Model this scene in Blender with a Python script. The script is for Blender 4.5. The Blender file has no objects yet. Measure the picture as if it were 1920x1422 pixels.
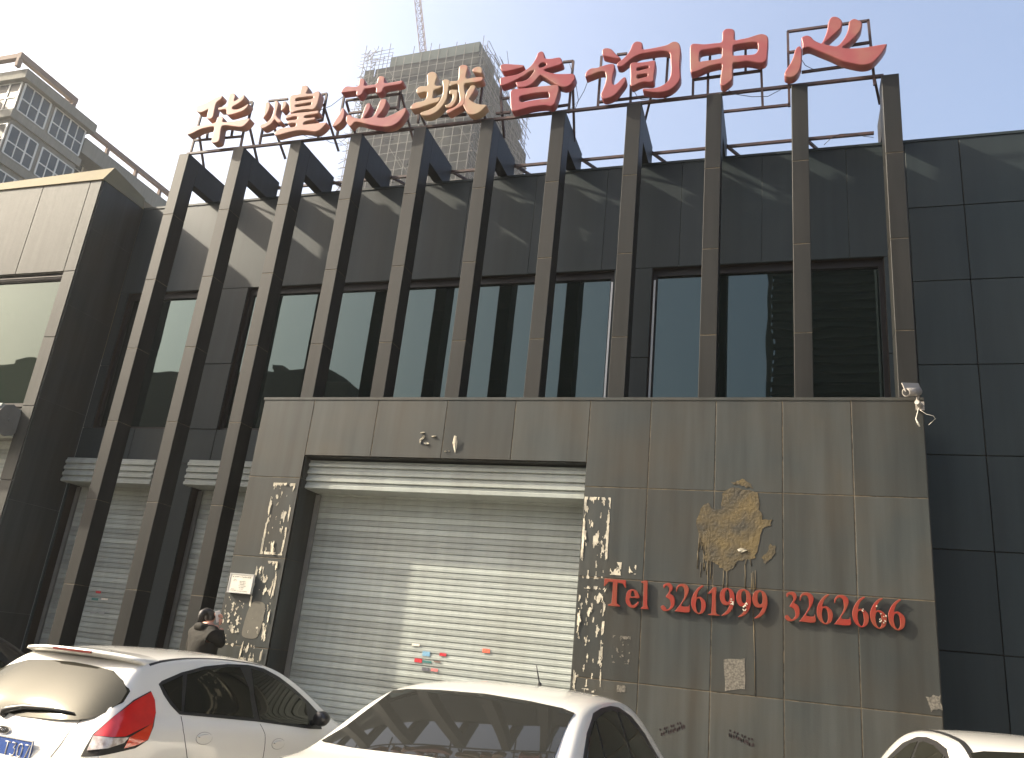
import bpy, bmesh, math, random
from mathutils import Vector, Matrix
from mathutils.bvhtree import BVHTree
S = bpy.context.scene
C = S.collection
R = math.radians

# ---------------------------------------------------------------- camera, sky, sun, exposure
EYE = 1.65
YAW, PITCH, ROLL = R(19.42), R(18.87), R(6.09)
cd = bpy.data.cameras.new("camera"); cam = bpy.data.objects.new("camera", cd); C.objects.link(cam)
cd.sensor_width = 36; cd.lens = 36*1547.84/1920; cd.clip_start = .05; cd.clip_end = 3000
fw = Vector((-math.sin(YAW)*math.cos(PITCH), math.cos(YAW)*math.cos(PITCH), math.sin(PITCH)))
rt = Vector((math.cos(YAW), math.sin(YAW), 0)); up = rt.cross(fw)
r2 = rt*math.cos(ROLL)+up*math.sin(ROLL); u2 = up*math.cos(ROLL)-rt*math.sin(ROLL)
m = Matrix((r2, u2, -fw)).transposed().to_4x4(); m.translation = Vector((0, 0, EYE)); cam.matrix_world = m
S.camera = cam
SUN = Vector((-3.3, -1.0, 2.37)).normalized()
w = bpy.data.worlds.new("World"); S.world = w; w.use_nodes = True
nt = w.node_tree; bg = nt.nodes['Background']; sk = nt.nodes.new('ShaderNodeTexSky')
sk.sky_type = 'NISHITA'; sk.sun_disc = False; sk.sun_elevation = math.asin(SUN.z)
sk.sun_rotation = math.atan2(SUN.x, SUN.y) % (2*math.pi)
sk.altitude = 0; sk.air_density = 1.0; sk.dust_density = 8.0; sk.ozone_density = 1.3
nt.links.new(sk.outputs[0], bg.inputs[0]); bg.inputs[1].default_value = .15
sd = bpy.data.lights.new("sun", 'SUN'); so = bpy.data.objects.new("sun", sd); C.objects.link(so)
sd.energy = 4.2; sd.angle = R(.8); sd.color = (1, .90, .72)
so.rotation_euler = SUN.to_track_quat('Z', 'Y').to_euler(); so.location = SUN*60
S.view_settings.view_transform = 'Standard'; S.view_settings.look = 'None'
S.view_settings.exposure = 1.36; S.view_settings.gamma = 1
S.render.engine = 'CYCLES'

# ---------------------------------------------------------------- helpers
def tag(o, label=None, cat=None, group=None, kind=None):
    if label: o['label'] = label
    if cat: o['category'] = cat
    if group: o['group'] = group
    if kind: o['kind'] = kind
    return o
def thing(name, label, cat, loc=(0, 0, 0), rz=0, group=None):
    o = bpy.data.objects.new(name, None); C.objects.link(o); o.location = loc; o.rotation_euler = (0, 0, rz)
    o.empty_display_size = .2
    return tag(o, label, cat, group)
def clone(o, parent=None):
    c = o.copy(); C.objects.link(c); c.parent = parent
    if parent: c.matrix_parent_inverse = Matrix()
    for ch in [x for x in C.objects if x.parent == o]: clone(ch, c)
    return c
class MB:
    def __init__(s): s.bm = bmesh.new(); s.tone = s.bm.faces.layers.float.new('tone'); s.t = 0.0
    def face(s, vs):
        try: f = s.bm.faces.new(vs)
        except ValueError: return None
        f[s.tone] = s.t; return f
    def poly(s, pts): return s.face([s.bm.verts.new(p) for p in pts])
    def box(s, x0, x1, y0, y1, z0, z1, bev=0):
        v = [s.bm.verts.new((x, y, z)) for x in (x0, x1) for y in (y0, y1) for z in (z0, z1)]
        fs = [s.face([v[i] for i in q]) for q in ((0,1,3,2),(4,6,7,5),(0,4,5,1),(2,3,7,6),(0,2,6,4),(1,5,7,3))]
        if bev:
            r = bmesh.ops.bevel(s.bm, geom=list({e for f in fs for e in f.edges}), offset=bev, segments=1, affect='EDGES')
            for f in r['faces']: f[s.tone] = s.t
        return s
    def bar(s, p, q, a=.02, b=None):
        p = Vector(p); q = Vector(q); d = (q-p).normalized(); b = a if b is None else b
        n = Vector((0, 1, 0)) if abs(d.y) < .9 else Vector((1, 0, 0))
        x = d.cross(n).normalized()*a; y = d.cross(x).normalized()*b
        A = [s.bm.verts.new(p+i*x+j*y) for i, j in ((-1,-1),(1,-1),(1,1),(-1,1))]
        B = [s.bm.verts.new(q+i*x+j*y) for i, j in ((-1,-1),(1,-1),(1,1),(-1,1))]
        for i in range(4): s.face((A[i], A[(i+1) % 4], B[(i+1) % 4], B[i]))
        s.face(A[::-1]); s.face(B); return s
    def tube(s, pts, r, n=8, cap=True):
        pts = [Vector(p) for p in pts]; rings = []
        rs = r if isinstance(r, (list, tuple)) else [r]*len(pts)
        for i, p in enumerate(pts):
            d = (pts[min(i+1, len(pts)-1)]-pts[max(i-1, 0)])
            if d.length < 1e-9: d = Vector((0, 0, 1))
            d.normalize(); a = d.cross(Vector((0, 0, 1)) if abs(d.z) < .9 else Vector((1, 0, 0))).normalized(); b = d.cross(a)
            rings.append([s.bm.verts.new(p+rs[i]*(math.cos(t)*a+math.sin(t)*b)) for t in [2*math.pi*k/n for k in range(n)]])
        for A, B in zip(rings, rings[1:]):
            for k in range(n):
                f = s.face((A[k], A[(k+1) % n], B[(k+1) % n], B[k]))
                if f: f.smooth = True
        if cap: s.face(rings[0][::-1]); s.face(rings[-1])
        return s
    def build(s, name, mat, parent=None, smooth=False, loc=None):
        bmesh.ops.recalc_face_normals(s.bm, faces=s.bm.faces[:])
        me = bpy.data.meshes.new(name); s.bm.to_mesh(me); s.bm.free()
        if smooth:
            for p in me.polygons: p.use_smooth = True
        for mm in (mat if isinstance(mat, (list, tuple)) else [mat]): me.materials.append(mm)
        o = bpy.data.objects.new(name, me); C.objects.link(o); o.parent = parent
        if loc: o.location = loc
        return o
def curve_shape(name, loops, y0, depth, mat, parent=None, bev=0.0, smooth=True, seg=3):
    """closed outlines in the facade plane (x,z) -> solid plate of real thickness with rounded front rim"""
    cu = bpy.data.curves.new(name, 'CURVE'); cu.dimensions = '2D'; cu.fill_mode = 'BOTH'
    cu.extrude = depth/2-bev; cu.bevel_depth = bev; cu.bevel_resolution = 2; cu.offset = -bev
    for lp in loops:
        pts = catmull(lp, seg) if smooth else lp
        sp = cu.splines.new('POLY'); sp.points.add(len(pts)-1); sp.use_cyclic_u = True
        for i, (x, z) in enumerate(pts): sp.points[i].co = (x, z, 0, 1)
    t = bpy.data.objects.new('t', cu); C.objects.link(t)
    dg = bpy.context.evaluated_depsgraph_get(); me = bpy.data.meshes.new_from_object(t.evaluated_get(dg))
    bpy.data.objects.remove(t); bpy.data.curves.remove(cu)
    me.transform(Matrix(((1,0,0,0),(0,0,-1,y0+depth/2),(0,1,0,0),(0,0,0,1))))
    me.materials.clear(); me.materials.append(mat)
    o = bpy.data.objects.new(name, me); C.objects.link(o); o.parent = parent
    return o
def catmull(p, seg):
    n = len(p); out = []
    for i in range(n):
        a, b, c, d = p[i-1], p[i], p[(i+1) % n], p[(i+2) % n]
        L = math.hypot(c[0]-b[0], c[1]-b[1])
        for k in range(seg):
            t = k/seg
            out.append(tuple(.5*((2*b[j])+(c[j]-a[j])*t+(2*a[j]-5*b[j]+4*c[j]-d[j])*t*t+(-a[j]+3*b[j]-3*c[j]+d[j])*t**3) for j in (0, 1)))
    return out

# ---------------------------------------------------------------- materials
def mat(name, col, rough=.5, spec=.5, metal=0, var=None, vscale=3.0, vfac=.5, streak=0, bump=0, bscale=30, tone=0, coat=0, transm=0, alpha=1):
    m = bpy.data.materials.new(name); m.use_nodes = True; n = m.node_tree; b = n.nodes['Principled BSDF']; L = n.links.new
    b.inputs['Roughness'].default_value = rough; b.inputs['Specular IOR Level'].default_value = spec
    b.inputs['Metallic'].default_value = metal; b.inputs['Coat Weight'].default_value = coat
    b.inputs['Coat Roughness'].default_value = .04
    if transm: b.inputs['Transmission Weight'].default_value = transm
    src = n.nodes.new('ShaderNodeRGB'); src.outputs[0].default_value = (*col, 1); out = src.outputs[0]
    tc = n.nodes.new('ShaderNodeTexCoord'); geo = n.nodes.new('ShaderNodeNewGeometry')
    def mix(a, bcol, fac, mode='MIX'):
        x = n.nodes.new('ShaderNodeMix'); x.data_type = 'RGBA'; x.blend_type = mode
        if isinstance(fac, (int, float)): x.inputs['Factor'].default_value = fac
        else: L(fac, x.inputs['Factor'])
        L(a, x.inputs['A'])
        if isinstance(bcol, tuple): x.inputs['B'].default_value = (*bcol, 1)
        else: L(bcol, x.inputs['B'])
        return x.outputs['Result']
    def noise(scale, detail=5, vec=None, stretch=None, lo=.35, hi=.65):
        v = geo.outputs['Position']
        if stretch:
            mp = n.nodes.new('ShaderNodeMapping'); mp.inputs['Scale'].default_value = stretch; L(v, mp.inputs[0]); v = mp.outputs[0]
        t = n.nodes.new('ShaderNodeTexNoise'); t.inputs['Scale'].default_value = scale; t.inputs['Detail'].default_value = detail; L(v, t.inputs['Vector'])
        r = n.nodes.new('ShaderNodeMapRange'); r.inputs[1].default_value = lo; r.inputs[2].default_value = hi; L(t.outputs['Fac'], r.inputs[0])
        return r.outputs[0]
    if var:
        f = noise(vscale)
        k = n.nodes.new('ShaderNodeMath'); k.operation = 'MULTIPLY'; k.inputs[1].default_value = vfac; L(f, k.inputs[0])
        out = mix(out, var, k.outputs[0])
    if streak:
        f = noise(2.2, 4, stretch=(3.2, 3.2, .22), lo=.3, hi=.75)
        k = n.nodes.new('ShaderNodeMath'); k.operation = 'MULTIPLY'; k.inputs[1].default_value = streak; L(f, k.inputs[0])
        out = mix(out, tuple(min(1, c*1.9+.02) for c in col), k.outputs[0])
    if tone:
        at = n.nodes.new('ShaderNodeAttribute'); at.attribute_name = 'tone'
        k = n.nodes.new('ShaderNodeMath'); k.operation = 'MULTIPLY_ADD'; k.inputs[1].default_value = tone; k.inputs[2].default_value = 1; L(at.outputs['Fac'], k.inputs[0])
        hs = n.nodes.new('ShaderNodeHueSaturation'); L(k.outputs[0], hs.inputs['Value']); L(out, hs.inputs['Color']); out = hs.outputs[0]
    L(out, b.inputs['Base Color'])
    if bump:
        t = n.nodes.new('ShaderNodeTexNoise'); t.inputs['Scale'].default_value = bscale; t.inputs['Detail'].default_value = 4; L(geo.outputs['Position'], t.inputs['Vector'])
        bp = n.nodes.new('ShaderNodeBump'); bp.inputs['Strength'].default_value = bump; bp.inputs['Distance'].default_value = .02; L(t.outputs['Fac'], bp.inputs['Height']); L(bp.outputs[0], b.inputs['Normal'])
        r = n.nodes.new('ShaderNodeMapRange'); r.inputs[3].default_value = max(.02, rough-.08); r.inputs[4].default_value = min(1, rough+.1); L(t.outputs['Fac'], r.inputs[0]); L(r.outputs[0], b.inputs['Roughness'])
    return m
def glass(name, tint=(.015, .022, .02), ior=2.1, refl=(.75, .95, .9), rough=.015, wav=.004):
    m = bpy.data.materials.new(name); m.use_nodes = True; n = m.node_tree; L = n.links.new
    for x in list(n.nodes):
        if x.type != 'OUTPUT_MATERIAL': n.nodes.remove(x)
    o = n.nodes['Material Output']; d = n.nodes.new('ShaderNodeBsdfDiffuse'); d.inputs[0].default_value = (*tint, 1)
    g = n.nodes.new('ShaderNodeBsdfGlossy'); g.inputs[0].default_value = (*refl, 1); g.inputs['Roughness'].default_value = rough
    f = n.nodes.new('ShaderNodeFresnel'); f.inputs[0].default_value = ior
    mx = n.nodes.new('ShaderNodeMixShader'); L(f.outputs[0], mx.inputs[0]); L(d.outputs[0], mx.inputs[1]); L(g.outputs[0], mx.inputs[2]); L(mx.outputs[0], o.inputs[0])
    if wav:
        geo = n.nodes.new('ShaderNodeNewGeometry'); t = n.nodes.new('ShaderNodeTexNoise'); t.inputs['Scale'].default_value = 1.3; t.inputs['Detail'].default_value = 1
        L(geo.outputs['Position'], t.inputs['Vector']); bp = n.nodes.new('ShaderNodeBump'); bp.inputs['Strength'].default_value = .35; bp.inputs['Distance'].default_value = wav*5
        L(t.outputs['Fac'], bp.inputs['Height']); L(bp.outputs[0], g.inputs['Normal'])
    return m
M = {}
M['clad'] = mat('dark cladding', (.028, .032, .0305), .50, .26, var=(.044, .038, .028), vscale=1.1, vfac=.8, streak=.4, bump=.05, bscale=60, tone=.2)
M['clad_wall'] = mat('slate cladding', (.0165, .025, .0275), .50, .27, var=(.025, .031, .031), vscale=.7, vfac=.6, streak=.2, bump=.05, bscale=60, tone=.1)
M['fin'] = mat('fin cladding', (.0135, .014, .0130), .5, .19, var=(.019, .0172, .0145), vscale=1.5, vfac=.6, streak=.25, bump=.04, bscale=70, tone=.15)
M['seal'] = mat('joint sealant', (.13, .105, .068), .7, .3, var=(.035, .03, .022), vscale=9, vfac=.9)
M['seal_dark'] = mat('dark joint', (.026, .018, .013), .7, .3)
M['pale'] = mat('pale cladding', (.036, .0365, .032), .58, .22, var=(.029, .029, .025), vscale=1.2, vfac=.7, streak=.3, bump=.04, tone=.25)
M['cream'] = mat('cream coping', (.19, .165, .10), .8, .2, var=(.15, .13, .085), vscale=2, vfac=.5)
M['shut'] = mat('shutter metal', (.30, .325, .305), .5, .3, metal=.05, var=(.24, .25, .22), vscale=1.1, vfac=.6, streak=.2, bump=.05, tone=.2)
M['rail'] = mat('grey rail', (.16, .16, .15), .5, .5, var=(.1, .1, .09), vscale=5)
M['frame'] = mat('dark window frame', (.010, .008, .007), .5, .3)
M['alu'] = mat('pale frame strip', (.5, .5, .48), .4, .5, metal=.3)
M['glass'] = glass('window glass', tint=(.006, .010, .009), ior=1.75, wav=.0012)
M['glassL'] = glass('pale window glass', tint=(.014, .020, .015), ior=1.6, refl=(.84, .95, .86), wav=.0012)
M['steel'] = mat('rusty steel tube', (.045, .030, .032), .6, .4, var=(.10, .05, .035), vscale=8, vfac=.5)
M['red'] = mat('red acrylic letter', (.195, .022, .014), .55, .25, var=(.16, .04, .02), vscale=6, vfac=.8)
M['asph'] = mat('worn concrete yard', (.20, .185, .155), .9, .3, var=(.14, .13, .11), vscale=2, bump=.3, bscale=80)
M['pave'] = mat('pavement', (.2, .19, .17), .85, .3, var=(.13, .12, .11), vscale=1.5, bump=.2)
M['roof'] = mat('roof felt', (.1, .1, .1), .9)
M['paper'] = mat('paper scraps', (.55, .51, .41), .85, .1, var=(.2, .18, .14), vscale=14, vfac=.7)
M['apt'] = mat('pale render', (.22, .215, .185), .8, .2, var=(.15, .145, .12), vscale=.35, vfac=.6, streak=.15)
M['aptb'] = mat('pinkish concrete', (.21, .16, .135), .8, .2, var=(.2, .15, .12), vscale=.5, vfac=.5)
M['aptw'] = mat('white window bars', (.6, .6, .56), .5)
M['aptd'] = mat('painted-shade apartment pane', (.03, .032, .03), .5, .2)  # dull dark copy of the apartment glass; side panes' shade put into the colour
M['aptg'] = glass('apartment glass', tint=(.045, .058, .062), ior=1.45, refl=(.8, .9, .95), wav=0)

# ---------------------------------------------------------------- outlines measured in the facade plane, metres
DATA = {"SIGN":[["hua",[[[[-10.13,10.532],[-10.143,10.563],[-10.108,10.597],[-9.944,10.644],[-9.752,10.731],[-9.627,10.757],[-9.606,10.73],[-9.622,10.679],[-9.694,10.62],[-9.705,10.515],[-9.697,10.388],[-9.698,10.301],[-9.738,10.268],
[-9.786,10.269],[-9.833,10.299],[-9.844,10.359],[-9.85,10.476],[-9.868,10.488],[-9.906,10.463],[-9.987,10.44],[-10.058,10.449],[-10.102,10.484]],[]],[[[-9.629,10.5],[-9.549,10.509],[-9.464,10.512],[-9.474,10.61],[-9.472,10.716],
[-9.454,10.777],[-9.398,10.786],[-9.342,10.752],[-9.323,10.696],[-9.322,10.604],[-9.247,10.637],[-9.177,10.7],[-9.141,10.709],[-9.112,10.667],[-9.134,10.602],[-9.204,10.539],[-9.313,10.482],[-9.325,10.455],[-9.303,10.423],[-9.21,
10.411],[-9.112,10.436],[-9.005,10.498],[-8.988,10.487],[-9.013,10.413],[-9.084,10.356],[-9.189,10.327],[-9.307,10.304],[-9.394,10.31],[-9.429,10.353],[-9.454,10.433],[-9.532,10.439],[-9.615,10.445]],[]],[[[-10.186,10.016],
[-10.167,10.091],[-10.079,10.161],[-9.892,10.158],[-9.703,10.173],[-9.613,10.195],[-9.606,10.28],[-9.554,10.302],[-9.492,10.285],[-9.463,10.243],[-9.458,10.18],[-9.319,10.163],[-9.085,10.171],[-8.901,10.183],[-8.899,10.134],
[-8.947,10.065],[-9.028,10.014],[-9.195,10.044],[-9.336,10.08],[-9.442,10.088],[-9.457,10.033],[-9.439,9.89],[-9.438,9.777],[-9.495,9.742],[-9.562,9.743],[-9.6,9.777],[-9.61,9.835],[-9.611,10.004],[-9.628,10.087],[-9.759,10.094],
[-9.917,10.07],[-10.074,10.003],[-10.158,9.986]],[]]]],["huang",[[[[-8.642,10.419],[-8.632,10.475],[-8.592,10.481],[-8.549,10.454],[-8.524,10.394],[-8.525,10.309],[-8.547,10.228],[-8.582,10.157],[-8.606,10.141],[-8.622,10.172],
[-8.62,10.265]],[]],[[[-8.458,10.461],[-8.427,10.485],[-8.376,10.459],[-8.353,10.399],[-8.358,10.297],[-8.357,10.212],[-8.339,10.154],[-8.287,10.101],[-8.22,10.046],[-8.215,10.023],[-8.247,10.004],[-8.285,10.013],[-8.341,10.062],
[-8.372,10.079],[-8.403,10.014],[-8.465,9.966],[-8.539,9.933],[-8.594,9.935],[-8.641,9.978],[-8.623,10.018],[-8.546,10.041],[-8.474,10.088],[-8.438,10.167],[-8.431,10.278],[-8.443,10.374]],[]],[[[-8.293,10.372],[-8.289,10.438],
[-8.247,10.456],[-8.206,10.431],[-8.192,10.378],[-8.207,10.314],[-8.242,10.267],[-8.267,10.257],[-8.285,10.287]],[]],[[[-8.168,10.506],[-8.152,10.56],[-8.074,10.573],[-7.984,10.575],[-7.98,10.64],[-7.97,10.724],[-7.921,10.745],
[-7.864,10.732],[-7.823,10.684],[-7.823,10.618],[-7.833,10.563],[-7.719,10.547],[-7.663,10.577],[-7.601,10.577],[-7.561,10.534],[-7.556,10.441],[-7.565,10.312],[-7.593,10.233],[-7.647,10.199],[-7.748,10.217],[-7.864,10.218],
[-7.969,10.208],[-8.035,10.185],[-8.082,10.193],[-8.113,10.274],[-8.142,10.39]],[[[-8.027,10.458],[-8.01,10.484],[-7.875,10.485],[-7.695,10.477],[-7.693,10.441],[-7.774,10.429],[-7.908,10.428],[-8.011,10.428]],[[-8.005,10.315],
[-7.997,10.342],[-7.847,10.35],[-7.715,10.356],[-7.694,10.339],[-7.713,10.304],[-7.837,10.302],[-7.971,10.301]]]],[[[-8.161,10.104],[-8.145,10.152],[-8.069,10.175],[-7.899,10.176],[-7.677,10.17],[-7.555,10.175],[-7.512,10.158],
[-7.516,10.113],[-7.575,10.102],[-7.679,10.097],[-7.766,10.09],[-7.767,10.054],[-7.668,10.041],[-7.571,10.038],[-7.549,10.017],[-7.569,9.987],[-7.681,9.979],[-7.756,9.956],[-7.76,9.916],[-7.668,9.913],[-7.493,9.914],[-7.336,9.908],
[-7.308,9.896],[-7.332,9.845],[-7.388,9.78],[-7.458,9.739],[-7.546,9.745],[-7.702,9.783],[-7.864,9.801],[-8.038,9.786],[-8.158,9.764],[-8.254,9.752],[-8.303,9.772],[-8.306,9.827],[-8.254,9.876],[-8.152,9.9],[-7.99,9.894],[-7.92,
9.899],[-7.923,9.954],[-8.006,9.969],[-8.086,9.965],[-8.096,10.031],[-8.022,10.04],[-7.925,10.046],[-7.926,10.092],[-8.017,10.099],[-8.103,10.082],[-8.146,10.074]],[]]]],["xin",[[[[-7.139,10.492],[-7.116,10.553],[-7.046,10.594],
[-6.938,10.569],[-6.835,10.568],[-6.835,10.642],[-6.824,10.701],[-6.785,10.718],[-6.738,10.693],[-6.71,10.633],[-6.701,10.56],[-6.604,10.558],[-6.494,10.561],[-6.479,10.618],[-6.474,10.691],[-6.436,10.713],[-6.384,10.7],[-6.344,
10.662],[-6.326,10.559],[-6.201,10.554],[-6.077,10.559],[-5.995,10.556],[-5.992,10.515],[-6.025,10.488],[-6.147,10.479],[-6.319,10.467],[-6.341,10.398],[-6.385,10.363],[-6.454,10.373],[-6.466,10.397],[-6.481,10.481],[-6.59,10.483],
[-6.691,10.479],[-6.712,10.404],[-6.763,10.357],[-6.815,10.364],[-6.839,10.404],[-6.845,10.46],[-6.944,10.464],[-7.047,10.465],[-7.125,10.467]],[]],[[[-7.184,9.829],[-7.143,9.927],[-7.094,10.029],[-7.062,10.134],[-7.045,10.154],
[-7.004,10.117],[-6.984,10.033],[-6.993,9.926],[-7.041,9.843],[-7.109,9.798],[-7.16,9.795]],[]],[[[-6.939,9.884],[-6.943,9.974],[-6.901,10.0],[-6.855,9.98],[-6.805,9.938],[-6.715,9.904],[-6.659,9.897],[-6.646,9.989],[-6.626,
10.112],[-6.597,10.185],[-6.546,10.182],[-6.519,10.143],[-6.525,10.063],[-6.559,9.969],[-6.596,9.894],[-6.504,9.891],[-6.427,9.925],[-6.392,10.063],[-6.358,10.202],[-6.315,10.241],[-6.254,10.223],[-6.234,10.176],[-6.252,10.062],
[-6.301,9.962],[-6.345,9.88],[-6.21,9.862],[-6.055,9.913],[-5.905,9.99],[-5.85,10.0],[-5.843,9.929],[-5.88,9.829],[-5.945,9.733],[-6.041,9.675],[-6.177,9.666],[-6.348,9.708],[-6.522,9.761],[-6.666,9.818],[-6.752,9.834],[-6.789,
9.803],[-6.823,9.762],[-6.87,9.786],[-6.915,9.845]],[]]]],["cheng",[[[[-5.769,9.995],[-5.751,10.037],[-5.686,10.081],[-5.552,10.093],[-5.511,10.145],[-5.516,10.256],[-5.593,10.262],[-5.68,10.252],[-5.71,10.296],[-5.71,10.35],
[-5.653,10.395],[-5.535,10.387],[-5.547,10.496],[-5.561,10.597],[-5.528,10.646],[-5.465,10.655],[-5.394,10.608],[-5.369,10.541],[-5.382,10.463],[-5.377,10.373],[-5.271,10.354],[-5.26,10.33],[-5.311,10.297],[-5.387,10.277],[-5.39,
10.19],[-5.384,10.119],[-5.271,10.129],[-5.257,10.084],[-5.282,10.035],[-5.381,10.013],[-5.496,9.985],[-5.611,9.957],[-5.706,9.947],[-5.755,9.958]],[]],[[[-5.269,10.429],[-5.247,10.465],[-5.199,10.467],[-5.14,10.436],[-5.125,
10.381],[-5.135,10.312],[-5.134,10.189],[-5.139,10.085],[-5.173,9.985],[-5.224,9.906],[-5.293,9.837],[-5.382,9.796],[-5.475,9.791],[-5.551,9.818],[-5.573,9.86],[-5.521,9.884],[-5.414,9.913],[-5.327,9.962],[-5.274,10.034],[-5.239,
10.125],[-5.231,10.238],[-5.246,10.346]],[]],[[[-5.142,10.419],[-5.075,10.418],[-4.997,10.424],[-5.001,10.575],[-5.009,10.666],[-4.987,10.712],[-4.933,10.717],[-4.867,10.688],[-4.848,10.632],[-4.857,10.554],[-4.85,10.438],[-4.734,
10.434],[-4.587,10.43],[-4.555,10.394],[-4.576,10.345],[-4.675,10.333],[-4.798,10.334],[-4.863,10.326],[-4.857,10.246],[-4.824,10.111],[-4.821,10.024],[-4.825,9.939],[-4.873,9.894],[-4.967,9.846],[-5.054,9.797],[-5.101,9.803],
[-5.118,9.84],[-5.079,9.869],[-4.99,9.9],[-4.922,9.969],[-4.917,10.055],[-4.962,10.217],[-4.989,10.335],[-5.064,10.337],[-5.12,10.319],[-5.138,10.365]],[]],[[[-4.815,10.162],[-4.778,10.235],[-4.753,10.284],[-4.7,10.284],[-4.664,
10.245],[-4.684,10.161],[-4.727,10.072],[-4.744,10.022],[-4.675,9.961],[-4.577,9.905],[-4.436,9.869],[-4.468,9.814],[-4.535,9.747],[-4.629,9.712],[-4.707,9.731],[-4.768,9.786],[-4.826,9.887],[-4.851,9.959],[-4.831,10.043]],[]],
[[[-5.118,10.248],[-5.052,10.252],[-4.98,10.233],[-4.967,10.166],[-4.965,10.061],[-4.986,9.986],[-5.024,9.922],[-5.083,9.9],[-5.14,9.92],[-5.162,9.967],[-5.109,9.977],[-5.061,10.022],[-5.048,10.099],[-5.064,10.162],[-5.112,
10.168]],[]],[[[-4.769,10.593],[-4.743,10.634],[-4.683,10.651],[-4.618,10.623],[-4.596,10.576],[-4.593,10.514],[-4.627,10.51],[-4.7,10.539],[-4.749,10.555]],[]]]],["zi",[[[[-4.283,10.543],[-4.281,10.602],[-4.215,10.621],[-4.067,
10.588],[-3.903,10.548],[-3.887,10.516],[-3.939,10.49],[-4.047,10.477],[-4.147,10.463],[-4.233,10.476]],[]],[[[-4.267,10.325],[-4.246,10.361],[-4.12,10.371],[-3.97,10.388],[-3.851,10.448],[-3.774,10.514],[-3.731,10.585],[-3.697,
10.668],[-3.68,10.743],[-3.632,10.773],[-3.589,10.753],[-3.558,10.684],[-3.544,10.624],[-3.452,10.604],[-3.329,10.609],[-3.286,10.583],[-3.257,10.52],[-3.261,10.473],[-3.34,10.447],[-3.436,10.428],[-3.54,10.4],[-3.445,10.338],
[-3.327,10.296],[-3.18,10.274],[-3.066,10.257],[-3.03,10.2],[-3.047,10.117],[-3.098,10.05],[-3.175,10.023],[-3.266,10.055],[-3.361,10.125],[-3.457,10.206],[-3.545,10.276],[-3.597,10.303],[-3.634,10.261],[-3.693,10.183],[-3.77,
10.132],[-3.868,10.118],[-3.944,10.133],[-3.985,10.206],[-3.98,10.235],[-3.88,10.239],[-3.8,10.266],[-3.741,10.344],[-3.707,10.421],[-3.795,10.391],[-3.857,10.342],[-3.944,10.297],[-4.04,10.253],[-4.129,10.218],[-4.211,10.201],
[-4.248,10.225]],[[[-3.632,10.501],[-3.602,10.536],[-3.553,10.538],[-3.517,10.508],[-3.539,10.472],[-3.595,10.457],[-3.625,10.466]]]],[[[-4.066,10.026],[-4.055,10.072],[-4.008,10.109],[-3.8,10.098],[-3.595,10.102],[-3.407,10.094],
[-3.309,10.085],[-3.273,10.047],[-3.273,9.943],[-3.295,9.825],[-3.312,9.744],[-3.372,9.701],[-3.454,9.726],[-3.576,9.733],[-3.722,9.724],[-3.858,9.7],[-3.956,9.685],[-4.007,9.706],[-4.034,9.803],[-4.052,9.929]],[[[-3.892,9.945],
[-3.787,9.968],[-3.624,9.979],[-3.477,9.972],[-3.435,9.957],[-3.419,9.87],[-3.466,9.858],[-3.613,9.859],[-3.759,9.851],[-3.848,9.844],[-3.88,9.867]]]]]],["xun",[[[[-2.638,10.608],[-2.616,10.657],[-2.546,10.656],[-2.484,10.619],
[-2.437,10.554],[-2.391,10.495],[-2.345,10.446],[-2.344,10.42],[-2.395,10.434],[-2.483,10.468],[-2.562,10.502],[-2.621,10.537]],[]],[[[-2.875,10.208],[-2.849,10.277],[-2.783,10.318],[-2.696,10.315],[-2.595,10.341],[-2.493,10.356],
[-2.432,10.336],[-2.419,10.262],[-2.437,10.143],[-2.439,10.031],[-2.418,9.962],[-2.368,9.98],[-2.313,10.043],[-2.265,10.076],[-2.234,10.051],[-2.243,9.982],[-2.296,9.889],[-2.357,9.798],[-2.421,9.747],[-2.512,9.72],[-2.572,9.738],
[-2.606,9.803],[-2.589,9.861],[-2.561,9.958],[-2.543,10.077],[-2.559,10.181],[-2.578,10.22],[-2.656,10.227],[-2.757,10.196],[-2.833,10.171],[-2.863,10.165]],[]],[[[-2.393,10.32],[-2.375,10.368],[-2.31,10.42],[-2.238,10.502],[-2.2,
10.578],[-2.179,10.658],[-2.139,10.708],[-2.08,10.709],[-2.028,10.674],[-2.012,10.609],[-2.005,10.551],[-1.888,10.548],[-1.764,10.558],[-1.649,10.575],[-1.576,10.614],[-1.511,10.608],[-1.46,10.549],[-1.439,10.434],[-1.443,10.293],
[-1.441,10.113],[-1.427,9.952],[-1.46,9.858],[-1.529,9.78],[-1.616,9.733],[-1.728,9.725],[-1.851,9.747],[-1.951,9.786],[-1.977,9.809],[-1.953,9.831],[-1.854,9.816],[-1.733,9.829],[-1.638,9.884],[-1.585,9.965],[-1.573,10.093],
[-1.583,10.234],[-1.592,10.367],[-1.619,10.432],[-1.694,10.465],[-1.81,10.473],[-1.942,10.469],[-2.051,10.461],[-2.149,10.415],[-2.229,10.346],[-2.302,10.285],[-2.361,10.284]],[]],[[[-2.191,10.268],[-2.161,10.33],[-2.043,10.317],
[-1.935,10.315],[-1.836,10.32],[-1.806,10.29],[-1.805,10.168],[-1.816,10.05],[-1.819,9.95],[-1.868,9.928],[-1.959,9.946],[-2.04,9.933],[-2.113,9.898],[-2.155,9.899],[-2.171,9.972],[-2.175,10.124]],[[[-2.079,10.2],[-2.064,10.223],
[-1.997,10.228],[-1.914,10.226],[-1.913,10.19],[-1.995,10.177],[-2.069,10.168]],[[-2.072,10.063],[-2.057,10.086],[-1.991,10.091],[-1.924,10.086],[-1.922,10.045],[-1.988,10.03],[-2.058,10.025]]]]]],["zhong",[[[[-1.307,10.472],
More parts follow.
